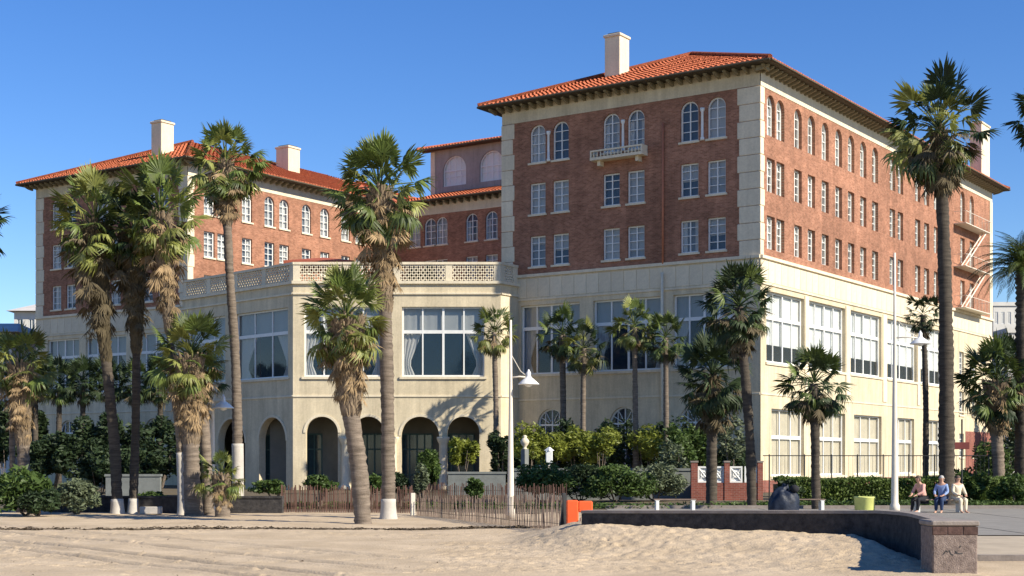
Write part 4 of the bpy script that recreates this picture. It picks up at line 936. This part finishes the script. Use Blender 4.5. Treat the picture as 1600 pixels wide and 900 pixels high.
# hedge on the right
hx0, hx1 = at(1212, 63).x, at(1620, 63).x
hd = thing('hedge', 'long low green hedge along the foot of the sunlit side', 'hedge', ((hx0+hx1)/2, 63, 0))
r_ = np.random.default_rng(77); n = 34000; Lh = hx1-hx0
px_ = r_.uniform(-Lh/2, Lh/2, n); top = 1.02+.22*(fbm(px_*.9+40, px_*0+2, 3, 8)-.4)+.10*(fbm(px_*4+10, px_*0, 2, 4)-.4)
side = r_.random(n); py_ = np.where(side < .55, -.75+r_.normal(0, .10, n)+.18*fbm(px_*2, side*9, 2, 6), r_.uniform(-.75, .75, n)); pz_ = np.where(side < .55, r_.uniform(.05, 1, n)*top, top+r_.normal(0, .04, n))
p = np.stack([px_, py_, pz_], 1); a = r_.normal(size=(n, 3)); a /= np.linalg.norm(a, axis=1)[:, None]; b = np.cross(a, r_.normal(size=(n, 3))); b /= np.linalg.norm(b, axis=1)[:, None]; sz = .075*r_.uniform(.6, 1.3, n)[:, None]
v = np.stack([p-a*sz, p-b*sz*.45, p+a*sz, p+b*sz*.45], 1).reshape(-1, 3); q = MB(); q.v = v.tolist(); q.f = np.arange(4*n).reshape(n, 4).tolist(); q.build('foliage', M['leafh'], hd)
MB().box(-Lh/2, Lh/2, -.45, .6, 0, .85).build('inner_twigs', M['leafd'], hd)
for i, (px, t, b, w, m_, Y, lb) in enumerate(((1540, 690, 790, 90, 'leafg', 68, 'tall bush at the far end of the sunlit side under the broad palm'), (1590, 640, 790, 70, 'leafd', 78, 'dark bush mass at the right edge behind the palms'),
        (1510, 735, 795, 60, 'leafg', 62, 'round green bush behind the seated people'), (1585, 745, 797, 60, 'leafg', 60, 'low bush at the right edge of the promenade'), (1230, 752, 790, 44, 'leafd', 62, 'dark bush behind the dark tarpaulin heap'))):
    S('green_bush', lb, 'bush', px, t, b, Y, w, m_, 2600, .13, 'bushes at the end of the hedge')
g = leaf_cloud('grass', 9000, (0, 0, 0), (14, 1.3, .16), .09, 'leafg', None, 'stuff', lumps=220, seed=400); g.location = (-4, 57, .1); 
g = leaf_cloud('grass', 7000, (0, 0, 0), (9, 1.5, .16), .09, 'leafg', None, 'stuff', lumps=220, seed=401); g.location = (16, 59.5, .1)
for i, (px, z, Y, w, lb) in enumerate(((648, 2.2, 103, 24, 'dark potted bush on the terrace behind the lattice parapet, right of the tall palm crown'), (672, 2.6, 104, 26, 'tallest potted bush on the terrace before the shaded court wall'), (398, 1.9, 112, 26, 'potted bush on the terrace left of the red parasol'), (415, 1.5, 108, 18, 'small potted bush on the terrace near the pavilion corner'))):
    ppm = F/Y; zt = ZP+z; S('terrace_bush', lb, 'bush', px, HOR-(zt-EYE)*ppm, HOR-(ZP+.4-EYE)*ppm, Y, w, 'leafs' if i % 2 else 'leafd', 900, .16, 'potted bushes on the terrace', z0=ZP)
# parasol on the terrace
p = at(505, 106); um = thing('parasol', 'wide red canvas parasol on the terrace behind the pavilion parapet', 'parasol', (p.x, p.y, ZP))
q = MB(); hw_ = 2.5; q.v = [(-hw_, -hw_, 2.75), (hw_, -hw_, 2.75), (hw_, hw_, 2.75), (-hw_, hw_, 2.75), (0, 0, 3.3), (-hw_, -hw_, 2.5), (hw_, -hw_, 2.5), (hw_, hw_, 2.5), (-hw_, hw_, 2.5)]
q.f = [(0, 1, 4), (1, 2, 4), (2, 3, 4), (3, 0, 4), (5, 6, 1, 0), (6, 7, 2, 1), (7, 8, 3, 2), (8, 5, 0, 3)]; q.build('canopy', M['red'], um)
MB().tube([(0, 0, 0), (0, 0, 3.28)], .05, 8).build('pole', M['steel'], um)

# ------------------------------------------------------------------ low wall with pillar on the beach
wl = thing('low_wall', 'long dark weathered concrete wall curving towards the sand at the right', 'wall', (WL[0].x, WL[0].y, 0))
def ribbon(path, w, zf, z0f):
    q = MB(); n = len(path)
    for i, p in enumerate(path):
        d = (path[min(i+1, n-1)]-path[max(i-1, 0)]).normalized(); nn = Vector((d.y, -d.x))*w/2; zt = zf(i); zb = z0f
        for s, z in ((1, zb), (1, zt), (-1, zt), (-1, zb)): q.v.append((p.x+nn.x*s-WL[0].x, p.y+nn.y*s-WL[0].y, z))
    for i in range(n-1):
        for k in range(4): a = i*4+k; b = i*4+(k+1) % 4; q.f.append((a, b, b+4, a+4))
    q.f += [(0, 3, 2, 1), tuple((n-1)*4+k for k in range(4))]
    return q
fine = []
for i in range(len(WALLPATH)-1):
    a = WALLPATH[max(i-1, 0)]; b = WALLPATH[i]; c = WALLPATH[i+1]; d = WALLPATH[min(i+2, len(WALLPATH)-1)]
    for t in np.linspace(0, 1, 5)[:-1]: fine.append(.5*((2*b)+(c-a)*t+(2*a-5*b+4*c-d)*t*t+(3*b-a-3*c+d)*t**3))
fine.append(WALLPATH[-1])
zt = lambda i: min(.80, EYE-75/F*fine[i].y-.07) if fine[i].y > 29 else .78
ribbon(fine, .30, zt, -.3).build('wall_body', M['wallc'], wl)
cap = ribbon(fine, .36, lambda i: zt(i)+.065, 0)
for i in range(len(fine)):
    for k in (0, 3): v = cap.v[i*4+k]; cap.v[i*4+k] = (v[0], v[1], zt(i)+.004)
cap.build('coping', M['cap'], wl)
pl = thing('wall_pillar', 'square reddish pillar with dark graffiti ending the low wall at the right', 'pillar', (7.18, 24.0, 0))
MB().cbox(-.365, .365, -.34, .36, -.35, .76, .02).build('shaft', M['wallt'], pl)
MB().cbox(-.39, .39, -.37, .39, .762, .85, .02).build('cap', M['cap'], pl)
for k in range(3): MB().cbox(-.372+.25*k, -.372+.25*k+.242, -.35, -.33, .62, .755, .008).build('brick', M['pillarbrick'], pl)
q = MB()        # illegible dark spray marks, thin raised paint
def stroke(q, pts, w, y):
    for (a, b) in zip(pts[:-1], pts[1:]):
        d = Vector((b[0]-a[0], b[1]-a[1])).normalized(); n = Vector((-d.y, d.x))*w/2
        q.quad((a[0]-n.x, y, a[1]-n.y), (b[0]-n.x, y, b[1]-n.y), (b[0]+n.x, y, b[1]+n.y), (a[0]+n.x, y, a[1]+n.y))
for k, pts in enumerate(([(-.20, .30), (-.15, .36), (-.12, .34)], [(-.10, .37), (-.07, .31), (-.03, .29)], [(-.01, .33), (.06, .315), (.12, .32)], [(.0, .36), (.03, .33)], [(.07, .41), (.09, .45)])): stroke(q, pts, .016, -.343-.001*k)
q.build('graffiti', M['iron'], pl)

# left boundary wall and fences
p0, p1 = at(78, 52), at(442, 51.5)
bw = thing('boundary_wall', 'dark low wall along the edge of the sand before the left palms', 'wall', (p0.x, p0.y, 0))
e = Vector((p1.x-p0.x, p1.y-p0.y)); L_ = e.length; e.normalize()
MB().obox((0, 0), e, L_, .25, -.2, .52).build('wall_body', M['wallc'], bw); MB().obox((0, 0), e, L_, .31, .524, .60).build('coping', M['wallc'], bw)
def picket(label, a, b, h0, h1, step, m, lean=.02, seed=0, w=.038):
    r = random.Random(seed); f_ = thing('sand_fence', label, 'fence', (a.x, a.y, 0), 0, 'wooden sand fences')
    d = Vector((b.x-a.x, b.y-a.y)); L = d.length; d.normalize(); n = int(L/step); rz = atan2(d.y, d.x)
    me = MB().box(-w/2, w/2, -.006, .006, -.25, 1).mesh('slat', M[m])
    for i in range(n+1):
        f = i/n; h = (h0+(h1-h0)*f)*r.uniform(.9, 1.08)
        g0 = float(sand_h(np.array(a.x+d.x*L*f), np.array(a.y+d.y*L*f)))
        o = place(me, 'slat', f_, (d.x*L*f, d.y*L*f, g0), scale=(r.uniform(.7, 1.25), 1, h)); o.rotation_euler = (r.gauss(0, lean), r.gauss(0, lean*1.8), rz)
    for zz in (.22, .72):
        q = MB()
        for s in (-.014, .014): q.tube([(d.x*L*k/12, d.y*L*k/12, zz*(h0+(h1-h0)*k/12)+.02*sin(k*1.3)) for k in range(13)], .006, 4)
        q.build('wire', M['iron'], f_)
    return f_, d, L
picket('grey slatted sand fence running from the pale post to the orange barrier', at(652, 50), at(882, 37.3), .62, .92, .098, 'slat', .03, 1)
picket('reddish brown slatted fence behind the two middle palms', at(440, 52), at(645, 51.6), .92, .92, .062, 'slatr', .015, 2)
picket('dark brown fence seen through the grey sand fence, before the hedge', at(652, 58), at(885, 57), .95, .9, .075, 'slatr', .01, 3)
for (px, Y, h, w, ln, m_, lb) in ((645, 50, .72, .15, 0, 'steel', 'short pale post between the two sand fences'), (876, 37.1, .95, .09, .12, 'iron', 'leaning dark post left of the orange barrier'), (884, 37.0, 1.0, .09, -.05, 'iron', 'upright dark post touching the orange barrier')):
    p = at(px, Y); o = MB().cbox(-w/2, w/2, -w/2, w/2, -.3, h, .01).build('post', M[m_]); o.location = (p.x, p.y, 0.02); o.rotation_euler = (0, ln, .2); tag(o, lb, 'post')
# orange barrier
p = at(886, 36.2); zb = float(sand_h(np.array(p.x+.2), np.array(36.2))); ob = thing('plastic_barrier', 'bright orange plastic barrier on a beige block at the left wall end', 'barrier', (p.x, p.y, zb))
k = .0158
MB().cbox(-.02, .28, -.12, .12, .04, .72, .03).build('upright', M['orange'], ob); MB().cbox(.27, .63, -.11, .11, .42, .70, .03).build('arm', M['orange'], ob)
MB().cbox(.32, .58, -.2, .2, -.06, .28, .02).build('base_block', M['beige'], ob); MB().cbox(.0, .30, -.2, .2, -.06, .035, .015).build('foot', M['beige'], ob)
# bin
p = at(1351, 52.5); bn = thing('litter_bin', 'round pale yellow green litter bin behind the low wall', 'litter bin', (p.x, p.y, 0))
MB().lathe([(.33, 0), (.35, .03), (.37, .5), (.39, .52), (.39, .56), (.34, .56), (.33, .3)], 20).build('drum', M['yellow'], bn, True)
MB().lathe([(.32, .35), (.32, .40)], 16).build('liner', M['dark'], bn)
# planter
p = at(236, 50.6); pn = thing('planter', 'white box planter at the foot of the tall palms on the left', 'planter', (p.x, p.y, 0)); MB().cbox(-.36, .36, -.18, .18, 0, .26, .02).build('box', M['paint'], pn); MB().box(-.31, .31, -.14, .14, .261, .27).build('soil', M['soil'], pn)

# ------------------------------------------------------------------ street lamps
def lamp(label, px, Y, ytop, yarm, xl, base_y=None, wpx=(9, 5), z0=0):
    ppm = F/Y; p = at(px, Y); o = thing('street_lamp', label, 'street lamp', (p.x, p.y, z0), 0, 'street lamps along the promenade')
    H = EYE+(HOR-ytop)/ppm; A = EYE+(HOR-yarm)/ppm; lx = (xl-px)/ppm; r0, r1 = wpx[0]/ppm/2, wpx[1]/ppm/2
    MB().lathe([(r0*1.5, 0), (r0*1.5, .25), (r0*1.05, .35), (r0, 1.0), (r1, A), (r1*.7, H)], 12).build('pole', M['steel'], o, True)
    MB().tube([(0, 0, A), (lx*.5, 0, A+.03), (lx, 0, A)], .028, 8).tube([(0, 0, A+.75), (lx*.55, 0, A+.2), (lx, 0, A)], .012, 5).build('arm', M['steel'], o, True)
    s = 15/ppm
    MB().lathe([(.02, .26), (.04, .2), (.07, .17), (.07, .05), (s*.35, .0), (s*.6, -.06), (s*1.1, -.20), (s*1.12, -.22), (s*.9, -.20), (s*.5, -.08)][::-1], 20).build('lamp_shade', M['lampw'], o, True).location = (lx, 0, A)
    MB().lathe([(.03, -.30), (.11, -.26), (.13, -.18), (.10, -.10)], 12).build('bulb_cover', M['lampw'], o, True).location = (lx, 0, A)
    return o
lamp('street lamp with white bell shade half hidden behind the stout palm on the left', 332, 50.5, 560, 628, 349, wpx=(8, 6))
lamp('street lamp with white bell shade before the right end of the pavilion', 798, 46, 500, 590, 826, wpx=(10, 5))
lamp('tallest street lamp, slim cream pole rising past the belt course before the sunlit side', 1398, 52, 395, 528, 1438, wpx=(11, 5))

# ------------------------------------------------------------------ garden walls, gate, railing, urns, sign
p = at(700, 80); o = thing('garden_wall', 'grey garden wall below the rightmost loggia arch', 'wall', (p.x, p.y, 0)); w = at(790, 80).x-p.x
MB().box(0, w, 0, .3, -.1, 1.15).build('wall_body', M['grey'], o); MB().box(-.05, w+.05, -.05, .35, 1.153, 1.27).build('coping', M['grey'], o)
p = at(165, 76); o = thing('garden_wall', 'grey garden wall behind the tall palm trunks on the left', 'wall', (p.x, p.y, 0)); w = at(250, 76).x-p.x
MB().box(0, w, 0, .3, -.1, 1.05).build('wall_body', M['grey'], o); MB().box(-.05, w+.05, -.05, .35, 1.053, 1.17).build('coping', M['grey'], o)
p = at(795, 70); o = thing('garden_wall', 'low pale garden wall behind the hedge bushes', 'wall', (p.x, p.y, 0)); w = at(1082, 70).x-p.x
MB().box(0, w, 0, .3, -.1, 1.38).build('wall_body', M['grey'], o); MB().box(-.05, w-.02, -.05, .35, 1.383, 1.5).build('coping', M['grey'], o)
Yg = 69; x0 = at(1080, Yg).x; gw = thing('lattice_wall', 'low red brick wall with brick piers and white lattice panels left of the sunlit side', 'wall', (x0, Yg, 0)); ppm = F/Yg
def uvbox(q, x0, x1, y0, y1, z0, z1):
    if q.uv is None: q.uv = []
    F_ = [((x0,y0,z0),(x1,y0,z0),(x1,y0,z1),(x0,y0,z1)), ((x1,y0,z0),(x1,y1,z0),(x1,y1,z1),(x1,y0,z1)), ((x0,y1,z0),(x0,y0,z0),(x0,y0,z1),(x0,y1,z1)), ((x0,y0,z1),(x1,y0,z1),(x1,y1,z1),(x0,y1,z1)), ((x1,y1,z0),(x0,y1,z0),(x0,y1,z1),(x1,y1,z1))]
    for f in F_:
        q.quad(*f); q.uv += [(v[0]+v[1], v[2]) for v in f]
for a, b in ((0, 10), (52, 60), (104, 112)):
    q = MB(); uvbox(q, a/ppm, b/ppm, -.04, .3, -.1, 1.78); pr = q.build('brick_pier', M['brickdark'], gw); MB().box(a/ppm-.03, b/ppm+.03, -.07, .33, 1.782, 1.86).build('pier_cap', M['cap'], pr)
q = MB(); uvbox(q, 10/ppm+.002, 52/ppm-.002, 0, .26, -.1, .82); uvbox(q, 60/ppm+.002, 104/ppm-.002, 0, .26, -.1, .82); q.build('brick_wall', M['brickdark'], gw)
for a, b in ((10, 30), (32, 52), (60, 81), (83, 104)):
    q = MB(); x, X = a/ppm+.02, b/ppm-.02; q.box(x, X, .05, .12, .83, .90); q.box(x, X, .05, .12, 1.52, 1.6); q.box(x, x+.07, .05, .12, .90, 1.52); q.box(X-.07, X, .05, .12, .90, 1.52)
    q.tube([(x+.05, .085, .9), (X-.05, .085, 1.52)], .035, 4); q.tube([(x+.05, .085, 1.52), (X-.05, .085, .9)], .035, 4)
    q.tube([((x+X)/2+.13*cos(t), .085, 1.21+.13*sin(t)) for t in np.linspace(0, 2*pi, 13)], .03, 4, False)
    q.box(x+.07, X-.07, .13, .15, .9, 1.52)
    q.build('lattice_panel', M['white'], gw)
Yr = 66; x0, x1 = at(1192, Yr).x, at(1566, Yr).x; rl = thing('railing', 'thin dark metal railing with tall posts along the sunlit side', 'railing', (x0, Yr, 0)); zr = EYE+(HOR-712)/F*Yr
MB().tube([(0, 0, zr), (x1-x0, 0, zr)], .022, 6).build('rail', M['iron'], rl)
MB().tube([(0, 0, .25), (x1-x0, 0, .25)], .02, 6).build('rail', M['iron'], rl)
pm = MB().tube([(0, 0, 0), (0, 0, zr+.06)], .03, 6).mesh('post', M['iron'])
for px in (1202, 1257, 1299, 1340, 1380, 1420, 1460, 1503, 1545): place(pm, 'post', rl, (at(px, Yr).x-x0, 0, 0))
gm = MB().tube([(0, 0, .25), (0, 0, zr)], .006, 4).mesh('bar', M['iron'])
for i in range(60): place(gm, 'bar', rl, ((x1-x0)*(i+.5)/60, 0, 0))
for (px, py, Y, lb) in ((820, 702, 74, 'white garden urn with round body right of the middle lamp post'),):
    z = EYE+(HOR-py)/F*Y; p = at(px, Y); o = thing('urn', lb, 'urn', (p.x, p.y, 0)); MB().lathe([(.2, 0), (.2, z), ], 4).build('pedestal', M['grey'], o)
    MB().lathe([(.16, z+.003), (.09, z+.06), (.08, z+.12), (.2, z+.28), (.23, z+.4), (.15, z+.54), (.09, z+.58), (.12, z+.64), (.05, z+.72)], 16).build('vase', M['stonelt'], o, True)
p = at(858, 73); z = 1.75; o = thing('garden_lantern', 'small white square lantern on a garden post right of the urn', 'lantern', (p.x, p.y, 0)); MB().box(-.05, .05, -.05, .05, 0, z).build('post', M['steel'], o); MB().cbox(-.17, .17, -.17, .17, z+.002, z+.62, .03).build('lantern_box', M['white'], o); MB().lathe([(.26, z+.622), (.05, z+.8)], 4).build('lantern_roof', M['white'], o)
p = at(1503, 61); o = thing('signpost', 'dark post with a small dull red board behind the seated people', 'sign', (p.x, p.y, 0))
MB().tube([(0, 0, 0), (0, 0, EYE+(HOR-655)/F*61)], .035, 8).build('post', M['iron'], o); z = EYE+(HOR-700)/F*61; MB().cbox(-.33, .3, -.06, -.036, z-.05, z+.24, .008).build('board', M['signr'], o)

# ------------------------------------------------------------------ benches
def bench(label, px0, px1, Y):
    a, b = at(px0, Y), at(px1, Y); w = b.x-a.x; o = thing('bench', label, 'bench', (a.x, a.y, 0), 0, 'benches on the promenade')
    for x in (.06, w-.18):
        q = MB(); q.cbox(x, x+.12, -.5, -.06, 0, .40, .012); q.cbox(x-.02, x+.14, -.5, -.06, .402, .43, .008); q.build('support', M['lampw'], o)
    sl = MB().cbox(0, w, -.055, .055, 0, .035, .008).mesh('slat', M['slat'])
    for k in range(4): place(sl, 'slat', o, (0, -.45+.12*k, .432))
    return o
bench('empty bench with white supports behind the middle of the low wall', 1020, 1086, 53)
bench('bench carrying a dark tarpaulin heap, behind the low wall', 1204, 1286, 53)
bench('bench with people sitting on it near the very tall palm', 1424, 1500, 52.6)
# dark heap
p = at(1222, 52.4); q = MB(); nu, nv = 40, 20
for j in range(nv+1):
    for i in range(nu):
        th = 2*pi*i/nu; ph = (pi/2)*j/nv; nse = fbm(np.array(cos(th)*2.2+5), np.array(sin(th)*2.2+ph*2.4+3), 4, 3)
        fold = .018*sin(th*7+5*ph)*sin(ph*2); rr = .60+.22*(float(nse)-.45)+fold
        sh = 1 if cos(th) < .2 else .9
        q.v.append((rr*sin(pi/2-ph*.999)*cos(th)*1.0+.12*sin(ph), rr*.7*cos(ph*.999)*sin(th), .02+.98*(sin(ph)**.62)*(rr/.62)*(1-.12*cos(th+1))))
for j in range(nv):
    for i in range(nu): a = j*nu+i; b = j*nu+(i+1) % nu; q.f.append((a, b, b+nu, a+nu))
o = thing('tarpaulin_heap', 'heap of belongings under a crumpled dark blue tarpaulin on the bench', 'tarpaulin', (p.x, p.y-.25, 0)); o.scale = (.9, .9, .9); q.build('tarpaulin', M['navy'], o, True)
leaf_cloud('bundle', 10, (.5, 0, .9), (.1, .1, .1), .08, 'blackc', o, seed=5)
bg_ = MB().lathe([(.03, 0), (.15, .06), (.19, .16), (.15, .27), (.05, .32)], 12); bo = bg_.build('bag', M['blackc'], o, True); bo.location = (.42, -.1, .78)

# ------------------------------------------------------------------ people
def skin_obj(name, verts, edges, radii, m, parent, sub=2, root=0):
    me = bpy.data.meshes.new(name); me.from_pydata([tuple(v) for v in verts], edges, [])
    o = bpy.data.objects.new(name, me); C.objects.link(o)
    md = o.modifiers.new('skin', 'SKIN'); md.use_smooth_shade = True
    sv = me.skin_vertices[0].data if me.skin_vertices else None
    for i, r in enumerate(radii): sv[i].radius = (r, r); sv[i].use_root = (i == root)
    s2 = o.modifiers.new('sub', 'SUBSURF'); s2.levels = sub; s2.render_levels = sub
    dg = bpy.context.evaluated_depsgraph_get(); dg.update(); me2 = bpy.data.meshes.new_from_object(o.evaluated_get(dg)); me2.name = name
    bpy.data.objects.remove(o); me2.materials.clear(); me2.materials.append(m)
    for p_ in me2.polygons: p_.use_smooth = True
    return place(me2, name, parent)
def seated(label, loc, rz, shirt, trousers, hair, v=0):
    o = thing('person', label, 'person', loc, rz, None)
    Vv, E, R = [], [], []
    def add(p, r, par=None):
        Vv.append(Vector(p)); R.append(r)
        if par is not None: E.append((par, len(Vv)-1))
        return len(Vv)-1
    # forward = -y
    ln = -.05-.13*v
    pel = add((0, 0, .52), .135); ab = add((0, ln*.3, .68), .125, pel); ch = add((0, ln*.8, .88), .145, ab); up = add((0, ln, 1.0), .12, ch); nk = add((0, ln*1.3, 1.10), .052, up)
    h1 = add((0, ln*1.6, 1.17), .072, nk); h2 = add((0, ln*1.6-.01, 1.25), .088, h1); h3 = add((0, ln*1.5, 1.315), .06, h2)
    arms = []; legs = []; spread = .10 if v == 0 else .13
    for s in (-1, 1):
        sh = add((s*.165, ln, 1.0), .062, up); el = add((s*.235, ln-.08-.03*v, .76), .043, sh); wr = add((s*(.12 if v else .16), ln-.30, .66), .027, el); pm_ = add((s*(.09 if v else .13), ln-.365, .635), .030, wr)
        arms.append((sh, el, wr))
        for k in range(4):
            f0 = add((s*(.125-.021*k), ln-.42, .622-.003*abs(k-1)), .010, pm_); add((s*(.12-.02*k), ln-.455+.006*k, .60), .008, f0)
        t0 = add((s*.06, ln-.375, .635), .011, pm_); add((s*.045, ln-.41, .62), .009, t0)
        hp = add((s*.085, -.05, .50), .10, pel); kn = add((s*spread, -.43, .50), .062, hp); ca = add((s*spread, -.43+.02, .32), .055, kn); an = add((s*(spread), -.42-.05*v, .09), .036, ca); ft = add((s*spread, -.52-.05*v, .045), .04, an); add((s*spread*1.1, -.62-.05*v, .035), .03, ft)
        legs.append((hp, kn, ca, an))
    body = skin_obj('body', Vv, E, R, M['skin'], o)
    def sub(idx_edges, grow, name, m, root):
        ids = sorted({i for e_ in idx_edges for i in e_}); mp = {i: k for k, i in enumerate(ids)}
        skin_obj(name, [Vv[i] for i in ids], [(mp[a], mp[b]) for a, b in idx_edges], [R[i]+grow for i in ids], m, o, 2, mp[root])
    sub([(pel, ab), (ab, ch), (ch, up)]+[(up, a[0]) for a in arms]+[(a[0], a[1]) for a in arms]+[(a[1], a[2]) for a in arms], .014, 'shirt', M[shirt], pel)
    sub([(pel, l[0]) for l in legs]+[(l[0], l[1]) for l in legs]+[(l[1], l[2]) for l in legs]+[(l[2], l[3]) for l in legs], .018, 'trousers', M[trousers], pel)
    hc = Vv[h2]
    q = MB()
    for j in range(7):
        for i in range(14):
            th = 2*pi*i/14; ph = pi*.5*j/6; r = .098; back = 1.1 if sin(th) > 0 else .98
            q.v.append((hc.x+r*.92*cos(th)*cos(ph), hc.y+.022+r*back*sin(th)*cos(ph), hc.z+.005+r*1.08*sin(ph)-(.10 if (j == 0 and sin(th) > -.2) else 0)))
    for j in range(6):
        for i in range(14): a = j*14+i; b = j*14+(i+1) % 14; q.f.append((a, b, b+14, a+14))
    q.build('hair', M[hair], o, True)
    q = MB(); q.tube([(hc.x, hc.y-.078, hc.z-.01), (hc.x, hc.y-.108, hc.z-.035)], [.010, .017], 6)
    for s in (-1, 1): q.tube([(hc.x+s*.082, hc.y+.01, hc.z-.04), (hc.x+s*.098, hc.y+.02, hc.z+.01)], [.014, .02], 6)
    q.build('nose_and_ears', M['skin'], o, True)
    q = MB()
    for s in (-1, 1): q.box(hc.x+s*.033-.012, hc.x+s*.033+.012, hc.y-.090, hc.y-.082, hc.z+.0, hc.z+.012)
    q.box(hc.x-.022, hc.x+.022, hc.y-.088, hc.y-.080, hc.z-.062, hc.z-.055); q.build('eyes_and_mouth', M['hair'], o)
    return o
yb = 52.3
for (px, rz, sh, tr, hr, v, lb) in ((1443, -1.0, 'pink', 'blackc', 'hair', 1, 'person in a pink top and black trousers leaning forward on the bench'), (1472, -.55, 'blue', 'navyc', 'hairg', 0, 'grey haired person in a blue shirt and navy trousers on the bench'), (1495, .25, 'creamc', 'creamc', 'hair', 0, 'person in cream clothes at the right end of the bench')):
    p = at(px, yb); seated(lb, (p.x, yb, -.03), rz, sh, tr, hr, v)

# ------------------------------------------------------------------ neighbouring buildings
def block(label, px0, px1, ytop, Y, wallm, roofh, nfl, ncol, hip=True, dep=12):
    a, b = at(px0, Y), at(px1, Y); w = b.x-a.x; H = EYE+(HOR-ytop)/F*Y; o = thing('house', label, 'house', (a.x, a.y, 0))
    fh = H/nfl; cw = w/ncol; ww, wh = cw*.5, fh*.5
    q = MB(); S_ = [0]+[v for i in range(ncol) for v in (cw*i+cw*.25, cw*i+cw*.75)]+[w]; Z_ = [0]+[v for j in range(nfl) for v in (fh*j+fh*.25, fh*j+fh*.75)]+[H]
    for i in range(len(S_)-1):
        for j in range(len(Z_)-1):
            if i % 2 and j % 2: continue
            q.quad((S_[i], 0, Z_[j]), (S_[i+1], 0, Z_[j]), (S_[i+1], 0, Z_[j+1]), (S_[i], 0, Z_[j+1]))
    q.quad((w, 0, 0), (w, dep, 0), (w, dep, H), (w, 0, H)); q.quad((0, dep, 0), (0, 0, 0), (0, 0, H), (0, dep, H)); q.quad((w, dep, 0), (0, dep, 0), (0, dep, H), (w, dep, H)); q.quad((0, 0, H), (w, 0, H), (w, dep, H), (0, dep, H))
    q.build('wall', M[wallm], o)
    fm = MB().box(0, ww, .05, .12, 0, .12).box(0, ww, .05, .12, wh-.12, wh).box(0, .1, .05, .12, .12, wh-.12).box(ww-.1, ww, .05, .12, .12, wh-.12).box(ww/2-.05, ww/2+.05, .05, .12, .12, wh-.12).mesh('window', M['white'])
    pm_ = MB(); pm_.quad((0, .15, 0), (ww, .15, 0), (ww, .15, wh), (0, .15, wh)); pm_ = pm_.mesh('pane', M['fpane'])
    for i in range(ncol):
        for j in range(nfl): f = place(fm, 'window', o, (cw*i+cw*.25, 0, fh*j+fh*.25)); place(pm_, 'pane', f)
    if roofh:
        q = MB(); e = .8; q.v = [(-e, -e, H+.05), (w+e, -e, H+.05), (w+e, dep+e, H+.05), (-e, dep+e, H+.05), (w*.3, dep/2, H+roofh), (w*.7, dep/2, H+roofh)]
        q.f = [(0, 1, 5, 4), (1, 2, 5), (2, 3, 4, 5), (3, 0, 4), (0, 3, 2, 1)]; q.build('roof', M['farroof'], o)
    else: MB().box(-.15, w+.15, -.15, dep+.15, H+.004, H+.5).build('parapet', M[wallm], o)
M['fpane'] = mat('far_glass', (.05, .08, .11), .15, spec=.7)
block('distant grey roofed white building beyond the left end of the hotel', 22, 95, 487, 190, 'far', 2.0, 6, 4, dep=14)
block('white house at the left edge behind the fat skirted palm', -60, 18, 520, 130, 'far', 1.4, 3, 3)
block('distant white building past the right end of the hotel', 1552, 1592, 478, 190, 'far', 0, 7, 4)
block('pale low building at the right edge behind the palms', 1575, 1700, 520, 150, 'far', 0, 4, 6)
# distant trees behind the neighbours
for i, (px, t, Y, w, lb) in enumerate(((10, 640, 105, 60, 'dark tree under the white house at the left edge'), (60, 640, 110, 46, 'dark tree at the left end of the hotel'), (1600, 600, 120, 70, 'far dark tree at the right edge'))):
    S('broadleaf_tree', lb, 'tree', px, t, 740, Y, w, 'leafd', 2600, .25)
